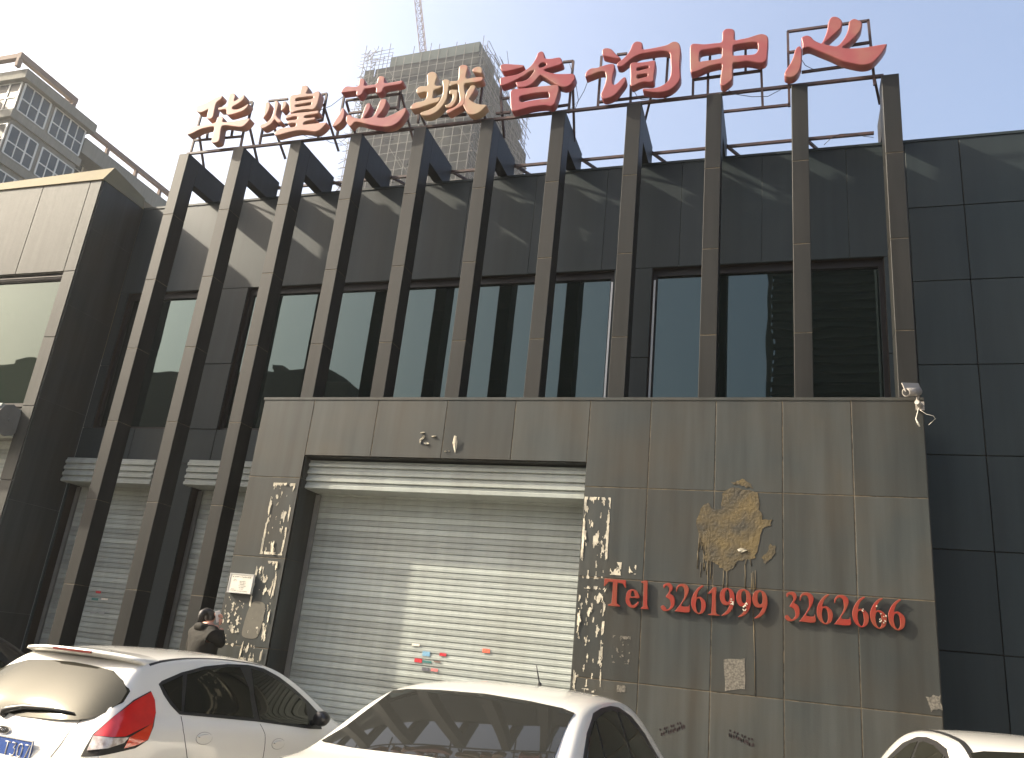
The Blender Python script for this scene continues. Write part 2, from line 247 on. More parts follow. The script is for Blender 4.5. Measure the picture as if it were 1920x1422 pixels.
[-1.28,10.521],[-1.23,10.522],[-1.096,10.49],[-0.956,10.485],[-0.859,10.486],[-0.847,10.564],[-0.845,10.661],[-0.808,10.712],[-0.745,10.714],[-0.69,10.687],[-0.668,10.63],[-0.667,10.498],[-0.578,10.496],[-0.476,10.505],[-0.375,
10.531],[-0.294,10.539],[-0.227,10.502],[-0.2,10.428],[-0.206,10.282],[-0.213,10.147],[-0.22,10.08],[-0.259,10.035],[-0.326,10.028],[-0.419,10.064],[-0.506,10.087],[-0.607,10.085],[-0.682,10.084],[-0.687,9.999],[-0.686,9.871],
[-0.692,9.805],[-0.738,9.752],[-0.805,9.707],[-0.846,9.726],[-0.863,9.771],[-0.856,9.897],[-0.844,10.023],[-0.852,10.093],[-0.948,10.091],[-1.051,10.072],[-1.154,10.028],[-1.237,10.006],[-1.279,10.012],[-1.295,10.092],[-1.301,
10.268]],[[[-1.162,10.334],[-1.149,10.367],[-1.114,10.383],[-0.989,10.385],[-0.857,10.385],[-0.849,10.301],[-0.854,10.206],[-0.923,10.191],[-1.019,10.189],[-1.123,10.188],[-1.162,10.194]],[[-0.686,10.37],[-0.672,10.398],[-0.577,
10.408],[-0.441,10.408],[-0.367,10.395],[-0.347,10.366],[-0.347,10.262],[-0.373,10.207],[-0.427,10.194],[-0.541,10.204],[-0.67,10.216],[-0.687,10.257]]]]]],["heart",[[[[0.014,9.803],[0.046,9.878],[0.093,9.96],[0.133,10.065],[0.157,
10.172],[0.189,10.227],[0.228,10.231],[0.25,10.157],[0.249,10.036],[0.235,9.888],[0.199,9.785],[0.137,9.725],[0.076,9.719],[0.022,9.752]],[]],[[[0.245,10.36],[0.261,10.398],[0.315,10.41],[0.369,10.38],[0.414,10.311],[0.482,10.254],
[0.513,10.249],[0.553,10.339],[0.586,10.455],[0.604,10.584],[0.637,10.661],[0.683,10.678],[0.736,10.653],[0.78,10.594],[0.79,10.531],[0.761,10.455],[0.699,10.384],[0.621,10.307],[0.551,10.228],[0.618,10.187],[0.708,10.162],[0.77,
10.221],[0.826,10.322],[0.859,10.427],[0.877,10.546],[0.924,10.588],[0.969,10.58],[1.034,10.518],[1.044,10.466],[1.015,10.37],[0.944,10.272],[0.859,10.186],[0.783,10.119],[0.916,10.088],[1.064,10.078],[1.189,10.087],[1.328,10.093],
[1.334,10.058],[1.287,9.968],[1.217,9.872],[1.135,9.798],[1.032,9.785],[0.923,9.821],[0.776,9.893],[0.629,10.005],[0.48,10.109],[0.351,10.196],[0.281,10.192],[0.258,10.185],[0.259,10.276]],[]]]]],"FRAME":[[-10.175,10.0,-9.125,
9.968],[-10.168,10.543,-10.18,9.761],[-9.938,10.247,-9.893,9.99],[-9.386,10.203,-9.368,9.997],[-9.136,10.149,-9.115,9.744],[-9.235,10.7,-9.085,10.691],[-9.085,10.691,-9.085,10.313],[-8.743,10.668,-8.343,10.659],[-7.663,10.656,
-7.558,10.664],[-7.558,10.664,-7.541,10.097],[-7.639,10.429,-7.533,10.426],[-8.497,10.116,-8.234,10.106],[-8.717,9.931,-8.467,9.935],[-8.734,10.101,-8.723,9.766],[-7.689,10.104,-7.543,10.108],[-7.565,9.85,-7.54,9.728],[-7.143,
10.462,-6.101,10.461],[-7.04,10.186,-6.126,10.185],[-6.12,10.583,-6.107,10.129],[-7.198,10.591,-7.183,9.751],[-6.118,9.834,-6.117,9.709],[-5.37,9.908,-4.854,9.883],[-5.713,10.098,-5.691,9.823],[-4.664,9.828,-4.651,9.724],[-4.637,
10.445,-4.631,10.008],[-3.306,10.671,-3.14,10.666],[-3.14,10.666,-3.14,9.692],[-3.33,9.835,-3.152,9.841],[-3.313,10.142,-3.142,10.138],[-4.33,10.484,-4.235,9.793],[-4.288,10.105,-4.144,10.106],[-4.339,9.837,-4.096,9.826],[-2.689,
10.687,-2.685,9.749],[-2.445,10.678,-2.286,10.673],[-2.673,9.826,-1.649,9.83],[-2.196,10.072,-2.183,9.683],[-1.865,10.616,-1.868,10.496],[-1.654,10.582,-1.668,9.709],[-1.266,10.034,-0.306,10.052],[-1.268,10.13,-1.264,9.72],[-1.054,
10.213,-1.05,9.7],[-1.03,10.5,-1.034,10.355],[-0.525,10.515,-0.521,10.066],[-0.306,10.137,-0.282,9.421],[-0.818,9.41,0.083,9.409],[0.056,10.687,1.157,10.694],[0.064,10.686,0.076,9.383],[1.144,10.696,1.184,9.586],[0.076,10.312,
0.257,10.32],[0.873,10.303,1.15,10.313],[0.245,9.941,0.863,9.956]],"BRACE":[[-10.111,10.2,10.153,-10.279,10.7,9.8],[-9.026,10.2,10.159,-9.089,10.7,9.757],[-8.519,10.2,10.119,-8.428,10.7,9.61],[-7.539,10.2,10.349,-7.25,10.7,9.424],
[-6.099,10.2,10.45,-5.997,10.7,9.87],[-7.141,10.2,10.451,-7.144,10.7,10.102],[-5.682,10.2,10.021,-5.792,10.7,10.104],[-4.543,10.2,9.883,-4.625,10.7,9.732],[-3.121,10.2,10.306,-3.169,10.7,9.734],[-1.878,10.2,9.833,-2.04,10.7,9.775],
[-4.295,10.2,10.168,-4.339,10.7,9.668],[1.178,10.2,9.764,1.282,10.7,9.73]],"GLYPH":{"T":[0,[[-2.076,2.71],[-1.817,2.709],[-1.813,2.616],[-1.826,2.626],[-1.854,2.667],[-1.914,2.674],[-1.915,2.554],[-1.911,2.434],[-1.867,2.41],
[-1.878,2.399],[-2.01,2.399],[-2.017,2.41],[-1.975,2.429],[-1.97,2.517],[-1.971,2.676],[-2.02,2.678],[-2.052,2.643],[-2.067,2.619],[-2.078,2.629]],[]],"e":[1,[[-1.807,2.485],[-1.802,2.551],[-1.782,2.59],[-1.738,2.61],[-1.693,
2.602],[-1.663,2.566],[-1.647,2.514],[-1.755,2.508],[-1.749,2.457],[-1.723,2.427],[-1.685,2.446],[-1.661,2.475],[-1.655,2.454],[-1.678,2.414],[-1.715,2.395],[-1.761,2.408],[-1.796,2.443]],[[[-1.748,2.533],[-1.747,2.566],[-1.732,
2.594],[-1.714,2.579],[-1.703,2.528],[-1.748,2.527]]]],"l":[0,[[-1.637,2.707],[-1.587,2.721],[-1.559,2.718],[-1.556,2.591],[-1.552,2.44],[-1.534,2.404],[-1.536,2.396],[-1.627,2.394],[-1.624,2.402],[-1.598,2.426],[-1.603,2.587],
[-1.605,2.685],[-1.636,2.696]],[]],"3":[1,[[-1.374,2.658],[-1.376,2.685],[-1.344,2.706],[-1.3,2.709],[-1.271,2.681],[-1.27,2.638],[-1.295,2.593],[-1.256,2.569],[-1.239,2.523],[-1.242,2.464],[-1.273,2.419],[-1.315,2.395],[-1.364,
2.391],[-1.392,2.421],[-1.393,2.442],[-1.366,2.454],[-1.344,2.435],[-1.321,2.41],[-1.29,2.439],[-1.283,2.482],[-1.298,2.524],[-1.34,2.547],[-1.338,2.563],[-1.317,2.597],[-1.303,2.636],[-1.32,2.672],[-1.348,2.676],[-1.366,2.647]],
[]],"2":[2,[[-1.22,2.615],[-1.224,2.657],[-1.201,2.697],[-1.159,2.713],[-1.11,2.703],[-1.081,2.668],[-1.085,2.614],[-1.12,2.537],[-1.161,2.465],[-1.08,2.461],[-1.073,2.482],[-1.067,2.472],[-1.071,2.398],[-1.223,2.397],[-1.224,
2.407],[-1.172,2.48],[-1.132,2.557],[-1.129,2.622],[-1.141,2.669],[-1.174,2.683],[-1.205,2.659]],[]],"6":[1,[[-0.915,2.702],[-0.951,2.67],[-0.977,2.626],[-0.989,2.574],[-0.959,2.582],[-0.922,2.566],[-0.889,2.526],[-0.885,2.474],
[-0.902,2.421],[-0.944,2.389],[-0.981,2.391],[-1.024,2.427],[-1.047,2.483],[-1.047,2.552],[-1.019,2.623],[-0.978,2.679],[-0.936,2.708]],[[[-0.985,2.551],[-0.959,2.558],[-0.939,2.523],[-0.935,2.46],[-0.944,2.417],[-0.965,2.4],
[-0.987,2.435],[-0.997,2.497]]]],"1":[0,[[-0.873,2.623],[-0.855,2.645],[-0.808,2.701],[-0.774,2.699],[-0.78,2.587],[-0.776,2.431],[-0.766,2.405],[-0.734,2.398],[-0.739,2.387],[-0.865,2.387],[-0.86,2.395],[-0.826,2.406],[-0.823,
2.531],[-0.823,2.637],[-0.854,2.619]],[]],"9":[1,[[-0.735,2.606],[-0.723,2.66],[-0.692,2.694],[-0.651,2.702],[-0.603,2.684],[-0.577,2.639],[-0.57,2.572],[-0.585,2.498],[-0.615,2.443],[-0.661,2.403],[-0.708,2.389],[-0.705,2.4],
[-0.667,2.434],[-0.637,2.481],[-0.626,2.515],[-0.663,2.508],[-0.7,2.517],[-0.727,2.56]],[[[-0.673,2.661],[-0.65,2.685],[-0.632,2.664],[-0.623,2.609],[-0.629,2.562],[-0.648,2.545],[-0.669,2.564],[-0.678,2.611]]]]},"INST":[["T",0.0],
["e",0.0],["l",0.0],["3",0.002],["2",0.0],["6",0.001],["1",0.006],["9",0.004],["9",0.185],["9",0.361],["3",1.368],["2",1.357],["6",1.357],["2",1.716],["6",1.72],["6",1.897],["6",2.077]],"NOTICE":[[-7.309,2.426],[-6.92,2.437],
[-6.933,2.164],[-7.297,2.166]],"GREYPATCH":[[-6.938,2.009],[-6.854,2.085],[-6.703,2.055],[-6.687,1.875],[-6.714,1.666],[-6.783,1.605],[-6.946,1.618],[-6.978,1.712]],"SMEAR":[[-0.936,3.656],[-0.893,3.677],[-0.83,3.609],[-0.737,
3.613],[-0.722,3.806],[-0.619,3.875],[-0.447,3.862],[-0.326,3.821],[-0.301,3.632],[-0.265,3.509],[-0.158,3.514],[-0.176,3.451],[-0.277,3.415],[-0.3,3.29],[-0.323,3.166],[-0.352,3.073],[-0.44,3.038],[-0.529,3.032],[-0.588,2.937],
[-0.665,2.89],[-0.737,2.928],[-0.799,2.985],[-0.908,2.997],[-0.933,3.038],[-0.892,3.072],[-0.937,3.193],[-1.003,3.347],[-1.019,3.492]],"SMEAR2":[[-0.182,3.235],[-0.112,3.197],[-0.136,3.117],[-0.194,3.041],[-0.241,3.002],[-0.276,
3.078],[-0.217,3.142]],"SMEAR3":[[-0.619,3.94],[-0.558,3.961],[-0.479,3.989],[-0.417,3.927],[-0.374,3.877],[-0.447,3.881],[-0.539,3.923],[-0.613,3.907]],"DRIPS":[[-0.878,3.011,-0.872,2.479],[-0.848,3.013,-0.843,2.793],[-0.695,2.9,
-0.702,2.659],[-0.659,2.902,-0.655,2.662],[-0.423,3.13,-0.458,2.976],[-0.458,2.976,-0.455,2.712],[-0.423,3.13,-0.387,2.968],[-0.386,2.89,-0.385,2.682],[-0.369,2.909,-0.366,2.361],[-0.345,2.923,-0.344,2.708],[-0.56,3.091,-0.57,
2.957],[-0.36,2.362,-0.339,1.572]],"PAPERS":{"a":[[-0.678,1.921],[-0.449,1.955],[-0.446,1.637],[-0.655,1.593]],"b":[[-1.859,1.524],[-1.768,1.539],[-1.757,1.465],[-1.861,1.454]],"c":[[1.363,1.749],[1.493,1.778],[1.495,1.645],[1.39,
1.613]],"d":[[-1.941,2.045],[-1.736,2.081],[-1.727,1.798],[-1.918,1.768]],"e":[[-2.02,2.909],[-1.891,2.917],[-1.882,2.773],[-2.011,2.764]],"f":[[-1.793,2.904],[-1.709,2.891],[-1.704,2.791],[-1.761,2.787]],"g":[[-4.693,4.452],
[-4.619,4.438],[-4.646,4.347],[-4.693,4.346]],"h":[[-4.268,4.458],[-4.179,4.43],[-4.154,4.238],[-4.237,4.28]]},"STAMPS":[[-1.309,1.123],[-1.136,1.215],[-0.553,1.174],[-0.403,1.113]],"STICK":[["blue",-4.531,1.676,-4.425,1.619],
["red",-4.29,1.678,-4.195,1.641],["red",-4.631,1.58,-4.525,1.531],["green",-4.515,1.565,-4.39,1.537],["brown",-4.358,1.573,-4.266,1.556],["black",-4.51,1.48,-4.406,1.438],["pink",-4.382,1.479,-4.287,1.443],["orange",-3.707,1.784,
-3.607,1.735],["white",-4.697,1.76,-4.585,1.73]],"STICK2":[["red",-10.748,2.075,-10.648,2.04],["green",-10.798,1.961,-10.666,1.928],["white",-10.605,1.975,-10.474,1.943],["grey",-10.761,1.752,-10.619,1.722],["grey",-10.59,1.766,
-10.466,1.717]],"CHIPS":[[-0.598,2.55,"white chips on the waist of the first red 9",7,0.02],[-0.446,2.509,"white and yellow chips on the middle red 9",8,0.025],[0.772,2.564,"white scrap on the bowl of the first of three red 6s",3,
0.012],[0.971,2.507,"scattered pale chips on the middle of three red 6s",9,0.035],[0.918,2.62,"single white chip on the stem of the middle of three red 6s",1,0.003]],"WIRES":[[[-7.569,10.26],[-7.375,10.333],[-7.19,10.451],[-7.082,
10.535]],[[-3.173,10.553],[-3.037,10.13],[-2.972,9.824],[-3.087,9.693],[-3.214,9.7]],[[-2.849,10.202],[-2.902,10.011],[-2.972,9.824],[-3.018,9.674]],[[-0.884,9.661],[-0.781,9.749],[-0.646,9.619],[-0.426,9.552],[-0.209,9.54],
[-0.037,9.616]],[[0.246,10.096],[0.294,9.996],[0.378,9.91],[0.468,9.869]],[[0.573,9.459],[0.688,9.578],[0.801,9.622],[0.913,9.618],[1.023,9.595],[1.132,9.545],[1.262,9.511]],[[-7.843,9.804],[-7.668,9.719],[-7.46,9.716],[-7.225,
9.561],[-7.014,9.516]],[[-2.133,9.903],[-2.053,9.757],[-1.995,9.711],[-1.909,9.718],[-1.711,9.682],[-1.588,9.731]]],"CARA":{"dlo":[[0.678,1.234],[0.717,1.257],[0.951,1.322],[1.246,1.376],[1.567,1.403],[1.86,1.405],[2.088,1.382],
[2.316,1.314],[2.56,1.208],[2.748,1.106],[2.899,1.002],[2.86,0.86],[2.644,0.869],[1.829,0.951],[1.265,0.993],[0.867,1.021],[0.782,1.086],[0.718,1.16]],"w1":[[0.71,1.228],[0.955,1.299],[0.89,1.045],[0.875,1.045],[0.79,1.123]],
"w2":[[1.012,1.308],[1.239,1.35],[1.555,1.378],[1.722,1.38],[1.8,1.219],[1.8,0.978],[1.27,1.015],[0.92,1.04]],"w3":[[1.888,1.375],[2.068,1.348],[2.3,1.272],[2.518,1.182],[2.69,1.083],[2.66,0.896],[2.25,0.925],[1.885,0.965],[1.866,
1.147]],"seam1":[[0.881,1.011],[0.869,0.915],[0.892,0.839],[0.946,0.723],[1.1,0.5],[1.12,0.3]],"seam2":[[1.877,0.93],[1.917,0.853],[1.926,0.739],[1.92,0.3]],"handles":[[1.112,0.85],[2.12,0.765]],"lamp":[[0.898,1.186],[0.941,1.123],
[0.968,1.04],[0.97,0.948],[0.949,0.862],[0.873,0.814],[0.738,0.791],[0.536,0.758],[0.55,0.811],[0.579,0.902],[0.683,1.02],[0.79,1.124]],"lampr":[[0.899,1.178],[0.938,1.121],[0.962,1.04],[0.956,0.971],[0.783,0.894],[0.587,0.892],
[0.684,1.015],[0.793,1.114]],"lampo":[[0.956,0.971],[0.953,0.926],[0.941,0.868],[0.88,0.837],[0.789,0.819],[0.809,0.887]],"lampc":[[0.588,0.888],[0.806,0.887],[0.781,0.854],[0.685,0.825],[0.571,0.798]],"strip":[[0.62,0.584],[0.75,
0.566],[1.08,0.536],[1.5,0.52],[2.1,0.525]],"gate":[[0.538,0.971],[0.501,0.89],[0.489,0.812],[0.453,0.723]],"rear":[[0,1.325],[0.176,1.32],[0.3,1.312],[0.442,1.3],[0.6,1.245],[0.693,1.181],[0.716,1.111],[0.694,1.038],[0.632,0.996],
[0.526,0.97],[0.291,0.948],[0,0.934],[-0.291,0.948],[-0.526,0.97],[-0.632,0.996],[-0.694,1.038],[-0.716,1.111],[-0.693,1.181],[-0.6,1.245],[-0.442,1.3],[-0.3,1.312],[-0.176,1.32]],"wiper":[[0.184,0.933],[0.15,0.955],[0.019,0.985],
[-0.201,0.997],[-0.469,0.991]],"platec":[0.035,0,0.735]},"CARB":{"rear":[[0,1.405],[0.3,1.395],[0.5,1.38],[0.585,1.362],[0.6,1.28],[0.625,1.16],[0.68,1.085],[0.45,1.08],[0,1.095],[-0.45,1.08],[-0.68,1.085],[-0.625,1.16],[-0.6,
1.28],[-0.585,1.362],[-0.5,1.38],[-0.3,1.395]],"dlo":[[0.96,0.97],[1.0,1.162],[1.19,1.27],[1.47,1.365],[1.71,1.39],[1.97,1.4],[2.18,1.39],[2.49,1.33],[2.785,1.213],[3.1,1.0],[3.1,0.955]],"w1":[[1.01,0.985],[1.04,1.15],[1.22,1.25],
[1.42,1.325],[1.36,0.985]],"w2":[[1.4,0.985],[1.46,1.33],[1.72,1.365],[1.97,1.372],[2.04,1.36],[2.07,0.98]],"w3":[[2.14,0.975],[2.1,1.363],[2.27,1.34],[2.6,1.22],[2.98,1.0],[2.98,0.97]],"aerial":[2.4,0.02]},"CARC":[1.72,4.45,-6,
1.045],"CARD":[-9.3,4.9,2,1.0],"PERSON":[-7.25,9.62,0.3,1.25]}
# ---------------------------------------------------------------- ground
mb = MB(); mb.poly([(-700, -500, 0), (700, -500, 0), (700, 900, 0), (-700, 900, 0)]); tag(mb.build('ground', M['asph']), kind='structure')
mb = MB(); mb.box(-30, 20, 9.25, 11.0, -.05, .14); mb.box(-30, 20, 9.40, 11.0, .10, .30); tag(mb.build('pavement', M['pave']), kind='structure')

# ---------------------------------------------------------------- the dark commercial building
rnd = random.Random(4)
def panels(xs, zs, y, t=.03, gap=.012, mb=None, skip=()):
    mb = mb or MB()
    for i in range(len(xs)-1):
        for j in range(len(zs)-1):
            if any(a < (xs[i]+xs[i+1])/2 < b and c < (zs[j]+zs[j+1])/2 < d for a, b, c, d in skip): continue
            mb.t = rnd.uniform(-1, 1); g = gap/2
            mb.box(xs[i]+g, xs[i+1]-g, y, y+t, zs[j]+g, zs[j+1]-g, .003)
    return mb
def core(xs, zs, y0, y1, skip):
    mb = MB()
    for i in range(len(xs)-1):
        for j in range(len(zs)-1):
            if any(a < (xs[i]+xs[i+1])/2 < b and c < (zs[j]+zs[j+1])/2 < d for a, b, c, d in skip): continue
            mb.box(xs[i], xs[i+1], y0, y1, zs[j], zs[j+1])
    return mb
W = 11.0; TOP = 9.2
bld = thing('commercial_building', 'long dark panelled two storey building with tall fins, porch box and roller shutters', 'building', (0, W, 0))
def B(o): o.location = Vector(o.location)-Vector((0, W, 0)); o.parent = bld; return o
wins = [(-11.55, -9.75, 4.79, 7.38), (-8.93, -2.44, 4.79, 7.38), (-1.86, 1.28, 4.79, 7.38)]
doors = [(-11.7, -9.9, 0, 4.2), (-9.16, -7.2, 0, 4.2)]
xs = [-11.75, -11.55, -9.75, -9.16, -8.93, -8.0, -7.2, -6.1, -5.2, -4.3, -3.3, -2.44, -1.86, -.8, .25, 1.28, 1.62, 2.31, 3.5, 4.7, 5.9, 7.1, 8.3, 9.5, 10.7, 12]
zs = [0, 1.1, 2.28, 3.44, 4.2, 4.79, 5.95, 7.38, 8.29, TOP]
xs1 = sorted(set(xs+[-11.7, -9.9])); sk = wins+doors
B(core(xs1, zs, W+.03, W+.3, sk).build('wall_core', M['seal_dark']))
# cladding: left/middle part has tall panels, the plain right part a square grid
mb = panels([-11.75, -11.7, -9.9, -9.16], [0, 4.2], W, skip=doors)
panels([-9.16, -7.2, -6.4], [0, 4.2], W, skip=doors, mb=mb)
panels([-11.75, -10.6, -9.75, -8.93, -7.9, -6.9, -5.8], [4.2, 4.79], W, mb=mb)
panels([-11.75, -11.55, -9.75, -8.93, -2.44, -1.86, 1.28, 1.62], [4.79, 5.95, 7.38], W, skip=wins, mb=mb)
panels([-11.75, -10.8, -9.63, -8.47, -7.3, -6.14, -4.97, -3.81, -2.64, -1.48, -.31, .85, 1.62], [7.38, 9.16], W, mb=mb, gap=.003)
panels([1.62]+[2.31+i*1.2 for i in range(9)], [0, 1.1, 2.28, 3.44, 4.6, 5.79, 6.98, 8.1, 9.16], W, mb=mb)
B(mb.build('wall_cladding', M['clad_wall']))
mb = MB(); mb.box(-11.75, 12, W-.012, W+.4, 9.16, TOP); B(mb.build('parapet_cap', M['clad_wall']))
mb = MB(); mb.box(-11.75, 12, W+.4, 26, 8.85, 9.0); mb.box(-11.75, -11.5, W+.3, 26, 0, 8.85); mb.box(11.7, 11.95, W+.3, 26, 0, 8.85); mb.box(-11.5, 11.7, 25.7, 26, 0, 8.85)
B(mb.build('roof', M['roof']))
# windows
def window(x0, x1, z0, z1, cuts, y=W+.13):
    mb = MB()
    mb.box(x0, x1, y-.05, y+.05, z1-.11, z1); mb.box(x0, x1, y-.05, y+.05, z0, z0+.05)
    mb.box(x0, x0+.06, y-.05, y+.05, z0+.05, z1-.11); mb.box(x1-.06, x1, y-.05, y+.05, z0+.05, z1-.11)
    f = mb.build('window', M['frame']); B(f)
    ed = [x0+.06]+list(cuts)+[x1-.06]
    for i in range(len(ed)-1):
        a, b = ed[i]+(.03 if i else 0), ed[i+1]-(.03 if i < len(ed)-2 else 0)
        if i: q = MB().box(ed[i]-.03, ed[i]+.03, y-.04, y+.04, z0+.05, z1-.11).build('mullion', M['frame']); q.parent = f
        q = MB().box(a, b, y-.005, y+.005, z0+.05, z1-.11).build('pane', M['glass']); q.parent = f
    return f
window(*wins[0], []); wm = window(*wins[1], [-7.43, -6.15, -4.88]); wr = window(*wins[2], [.23])
for o_, x in ((wm, -2.47), (wr, -1.83)):
    mb = MB(); mb.box(x-.014, x+.014, W+.055, W+.079, 4.84, 7.2); mb.build('edge_strip', M['alu'], o_)
# ground floor roller shutters
def slats(mb, x0, x1, z0, z1, y, pitch=.080, depth=.020, ends=True):
    prof = [(0, -.1), (.07, -.9), (.48, -1), (.54, -.72), (.90, -.66), (.95, -.1)]
    n = int((z1-z0)/pitch); rows = []
    for i in range(n):
        for a, b in prof: rows.append((y+b*depth, z0+(i+a)*pitch))
    rows.append((y-.1*depth, z0+n*pitch))
    A = [mb.bm.verts.new((x0, yy, zz)) for yy, zz in rows]; Bv = [mb.bm.verts.new((x1, yy, zz)) for yy, zz in rows]
    for i in range(len(rows)-1):
        if i % 6 == 0: mb.t = rnd.uniform(-1, 1)
        mb.face((A[i], Bv[i], Bv[i+1], A[i+1]))
    if ends:
        for V, xx in ((A, x0), (Bv, x1)):
            b0 = mb.bm.verts.new((xx, y+.03, rows[0][1])); b1 = mb.bm.verts.new((xx, y+.03, rows[-1][1])); mb.face([b0]+V+[b1])
    return mb
def shutter(x0, x1, z0, z1, y, hood, parentf, name='roller_shutter'):
    hx0, hx1, hz0, hz1, hy = hood
    e = bpy.data.objects.new(name, None); C.objects.link(e)
    q = slats(MB(), x0+.02, x1-.02, z0, hz1, y).build('curtain', M['shut']); q.parent = e
    for a in (x0, x1-.07):
        q = MB().box(a, a+.07, y-.06, y-.02, z0, hz0-.02).build('guide_rail', M['rail']); q.parent = e
    mb = MB(); n = 4; p = (hz1-hz0)/n; prof = [(0, 0), (.08, -1), (.5, -1), (.62, -.35), (.9, -.35), (1, 0)]
    rows = [(hy+b*.035, hz0+(i+a)*p) for i in range(n) for a, b in prof]; 
    A = [mb.bm.verts.new((hx0, yy, zz)) for yy, zz in rows]; Bv = [mb.bm.verts.new((hx1, yy, zz)) for yy, zz in rows]
    for i in range(len(rows)-1): mb.face((A[i], Bv[i], Bv[i+1], A[i+1]))
    ba = [mb.bm.verts.new(c) for c in ((hx0, y-.018, hz0), (hx1, y-.018, hz0), (hx1, y-.018, hz1), (hx0, y-.018, hz1))]
    mb.face((A[0], Bv[0], ba[1], ba[0])); mb.face((A[-1], Bv[-1], ba[2], ba[3])); mb.face(A+[ba[3], ba[0]]); mb.face(Bv+[ba[2], ba[1]])
    q = mb.build('shutter_box', M['shut']); q.parent = e
    parentf(e); return e
s1 = shutter(-11.7, -9.9, .3, 4.2, 11.24, (-11.75+.02, -9.86, 3.79, 4.21, 10.86), B)
s2 = shutter(-9.16, -7.2, .3, 4.2, 11.24, (-9.2, -7.2, 3.81, 4.23, 10.86), B)
# porch box
PX0, PX1, PZ = -7.38, 1.5, 4.98; OX0, OX1, OZ = -6.52, -2.41, 4.14
mb = MB()
panels([PX0, OX0], [.3, 1.5, 2.68, 3.81, PZ], 10, mb=mb)
panels([OX0, -5.48, -4.42, -3.43, OX1], [OZ, PZ], 10, mb=mb)
panels([OX1, -1.62, -.82, -.04, .73, PX1], [.3, 1.57, 2.72, 3.83, PZ], 10, mb=mb)
B(mb.build('porch_cladding', M['clad']))
mb = MB(); mb.box(PX0+.004, OX0-.006, 10.004, 10.99, .14, PZ-.01); mb.box(OX1+.006, PX1-.004, 10.004, 10.99, .14, PZ-.01); mb.box(OX0-.006, OX1+.006, 10.004, 10.99, OZ+.006, PZ-.01)
B(mb.build('porch_core', M['seal']))
for xr in (OX0, OX1):
    mb = MB()
    for z0, z1 in ((.3, 1.5), (1.5, 2.68), (2.68, 3.81), (3.81, OZ)): mb.t = rnd.uniform(-1, 1); mb.box(xr-.006, xr+.006, 10.031, 10.6, z0+.004, z1-.004)
    B(mb.build('door_reveal', M['clad']))
B(MB().box(OX0+.006, OX1-.006, 10.031, 10.6, OZ-.006, OZ+.004).build('door_soffit', M['clad']))
for xr in (PX0-.01, PX1-.002): B(MB().box(xr, xr+.012, 10.031, 10.99, .3, PZ-.01).build('porch_side', M['clad']))
mb = MB(); mb.box(PX0-.012, PX1+.012, 9.992, 10.99, PZ-.008, PZ+.03); B(mb.build('porch_coping', M['clad']))
s3 = shutter(OX0+.01, OX1-.01, .3, OZ, 10.52, (OX0+.012, OX1-.012, 3.69, 4.11, 10.16), B)
# fins
FJ = [8.45, 7.18, 5.92, 4.66, 3.39, 2.1, .9]
def fin(x, zb):
    a, b = x, x+.217; F0, F1 = 10.15, 10.45; mb = MB(); mb.t = rnd.uniform(-1, 1)
    zz = [9.70]+[z for z in FJ if z > zb+.1]+[zb]
    for z1, z0 in zip(zz, zz[1:]):
        mb.t = rnd.uniform(-1, 1); t = .004 if z0 != zb else 0; u = .004 if z1 != 9.70 else 0
        mb.box(a, b, F0, F1, z0+t, z1-u, .005)
    mb.t = rnd.uniform(-.5, .5); mb.box(a+.05, b-.002, F1+.001, 11.29, 9.215, 9.698, .004)
    q = mb.build('fin', M['fin']); B(q)
    c = MB(); c.box(a+.004, b-.004, F0+.004, F1-.004, zb, 9.6); c2 = c.build('joint_filler', M['seal']); c2.parent = q
for k in range(11):
    x = -10.378+k*1.1647; fin(x, .3 if x < -7.6 else PZ+.03)

# ---------------------------------------------------------------- pale projecting block on the left
blk = thing('corner_building', 'pale panelled block with cream coping and big window, projecting at the left edge', 'building', (-16, 10, 0))
def BB(o): o.location = Vector(o.location)-Vector((-16, 10, 0)); o.parent = blk; return o
BX, BY = -11.765, 9.95
bw = (-16.5, -12.03, 4.85, 7.33)
mb = panels([-19.9, -18.8, -17.7, -16.5, -15.4, -14.28, -13.15, -12.03, BX], [7.33, 9.16], BY)
panels([-12.03, BX], [0, 1.1, 2.35, 3.6, 4.85, 6.08, 7.33], BY, mb=mb)
panels([-19.9, -18.2, -16.5], [4.85, 6.08, 7.33], BY, mb=mb)
BB(mb.build('front_cladding', M['pale']))
mb = MB(); mb.box(-19.9, BX-.004, BY+.026, 10.99, 7.34, 9.17); mb.box(-12.026, BX-.004, BY+.026, 10.99, 0, 7.34); mb.box(-19.9, -16.5, BY+.026, 10.99, 0, 7.34); mb.box(-16.5, -12.03, 10.4, 10.99, 0, 7.3)
mb.box(-16.5, -12.03, BY+.1, 10.4, 4.3, 4.84)
BB(mb.build('wall_core', M['rail']))
mb = MB()
for z0, z1 in ((0, 1.6), (1.6, 3.3), (3.3, 5.0), (5.0, 6.7), (6.7, 8.2), (8.2, 9.17)):
    mb.t = rnd.uniform(-.4, .4); mb.box(BX-.006, BX+.019, BY+.031, 10.997, z0+.0015, z1-.0015)
BB(mb.build('side_cladding', M['clad']))
mb = MB(); v = [mb.bm.verts.new(p) for p in ((-20, BY-.02, 9.17), (BX+.03, BY-.02, 9.17), (BX+.03, 11.0, 9.17), (-20, 11.0, 9.17), (-20, BY+.2, 9.30), (BX-.03, BY+.2, 9.56), (BX-.03, 11.0, 9.42), (-20, 11.0, 9.30))]
for q in ((0,1,5,4), (1,2,6,5), (2,3,7,6), (3,0,4,7), (4,5,6,7), (3,2,1,0)): mb.face([v[i] for i in q])
mb.box(-20, BX-.25, BY+.25, 26, 9.2, 9.38)
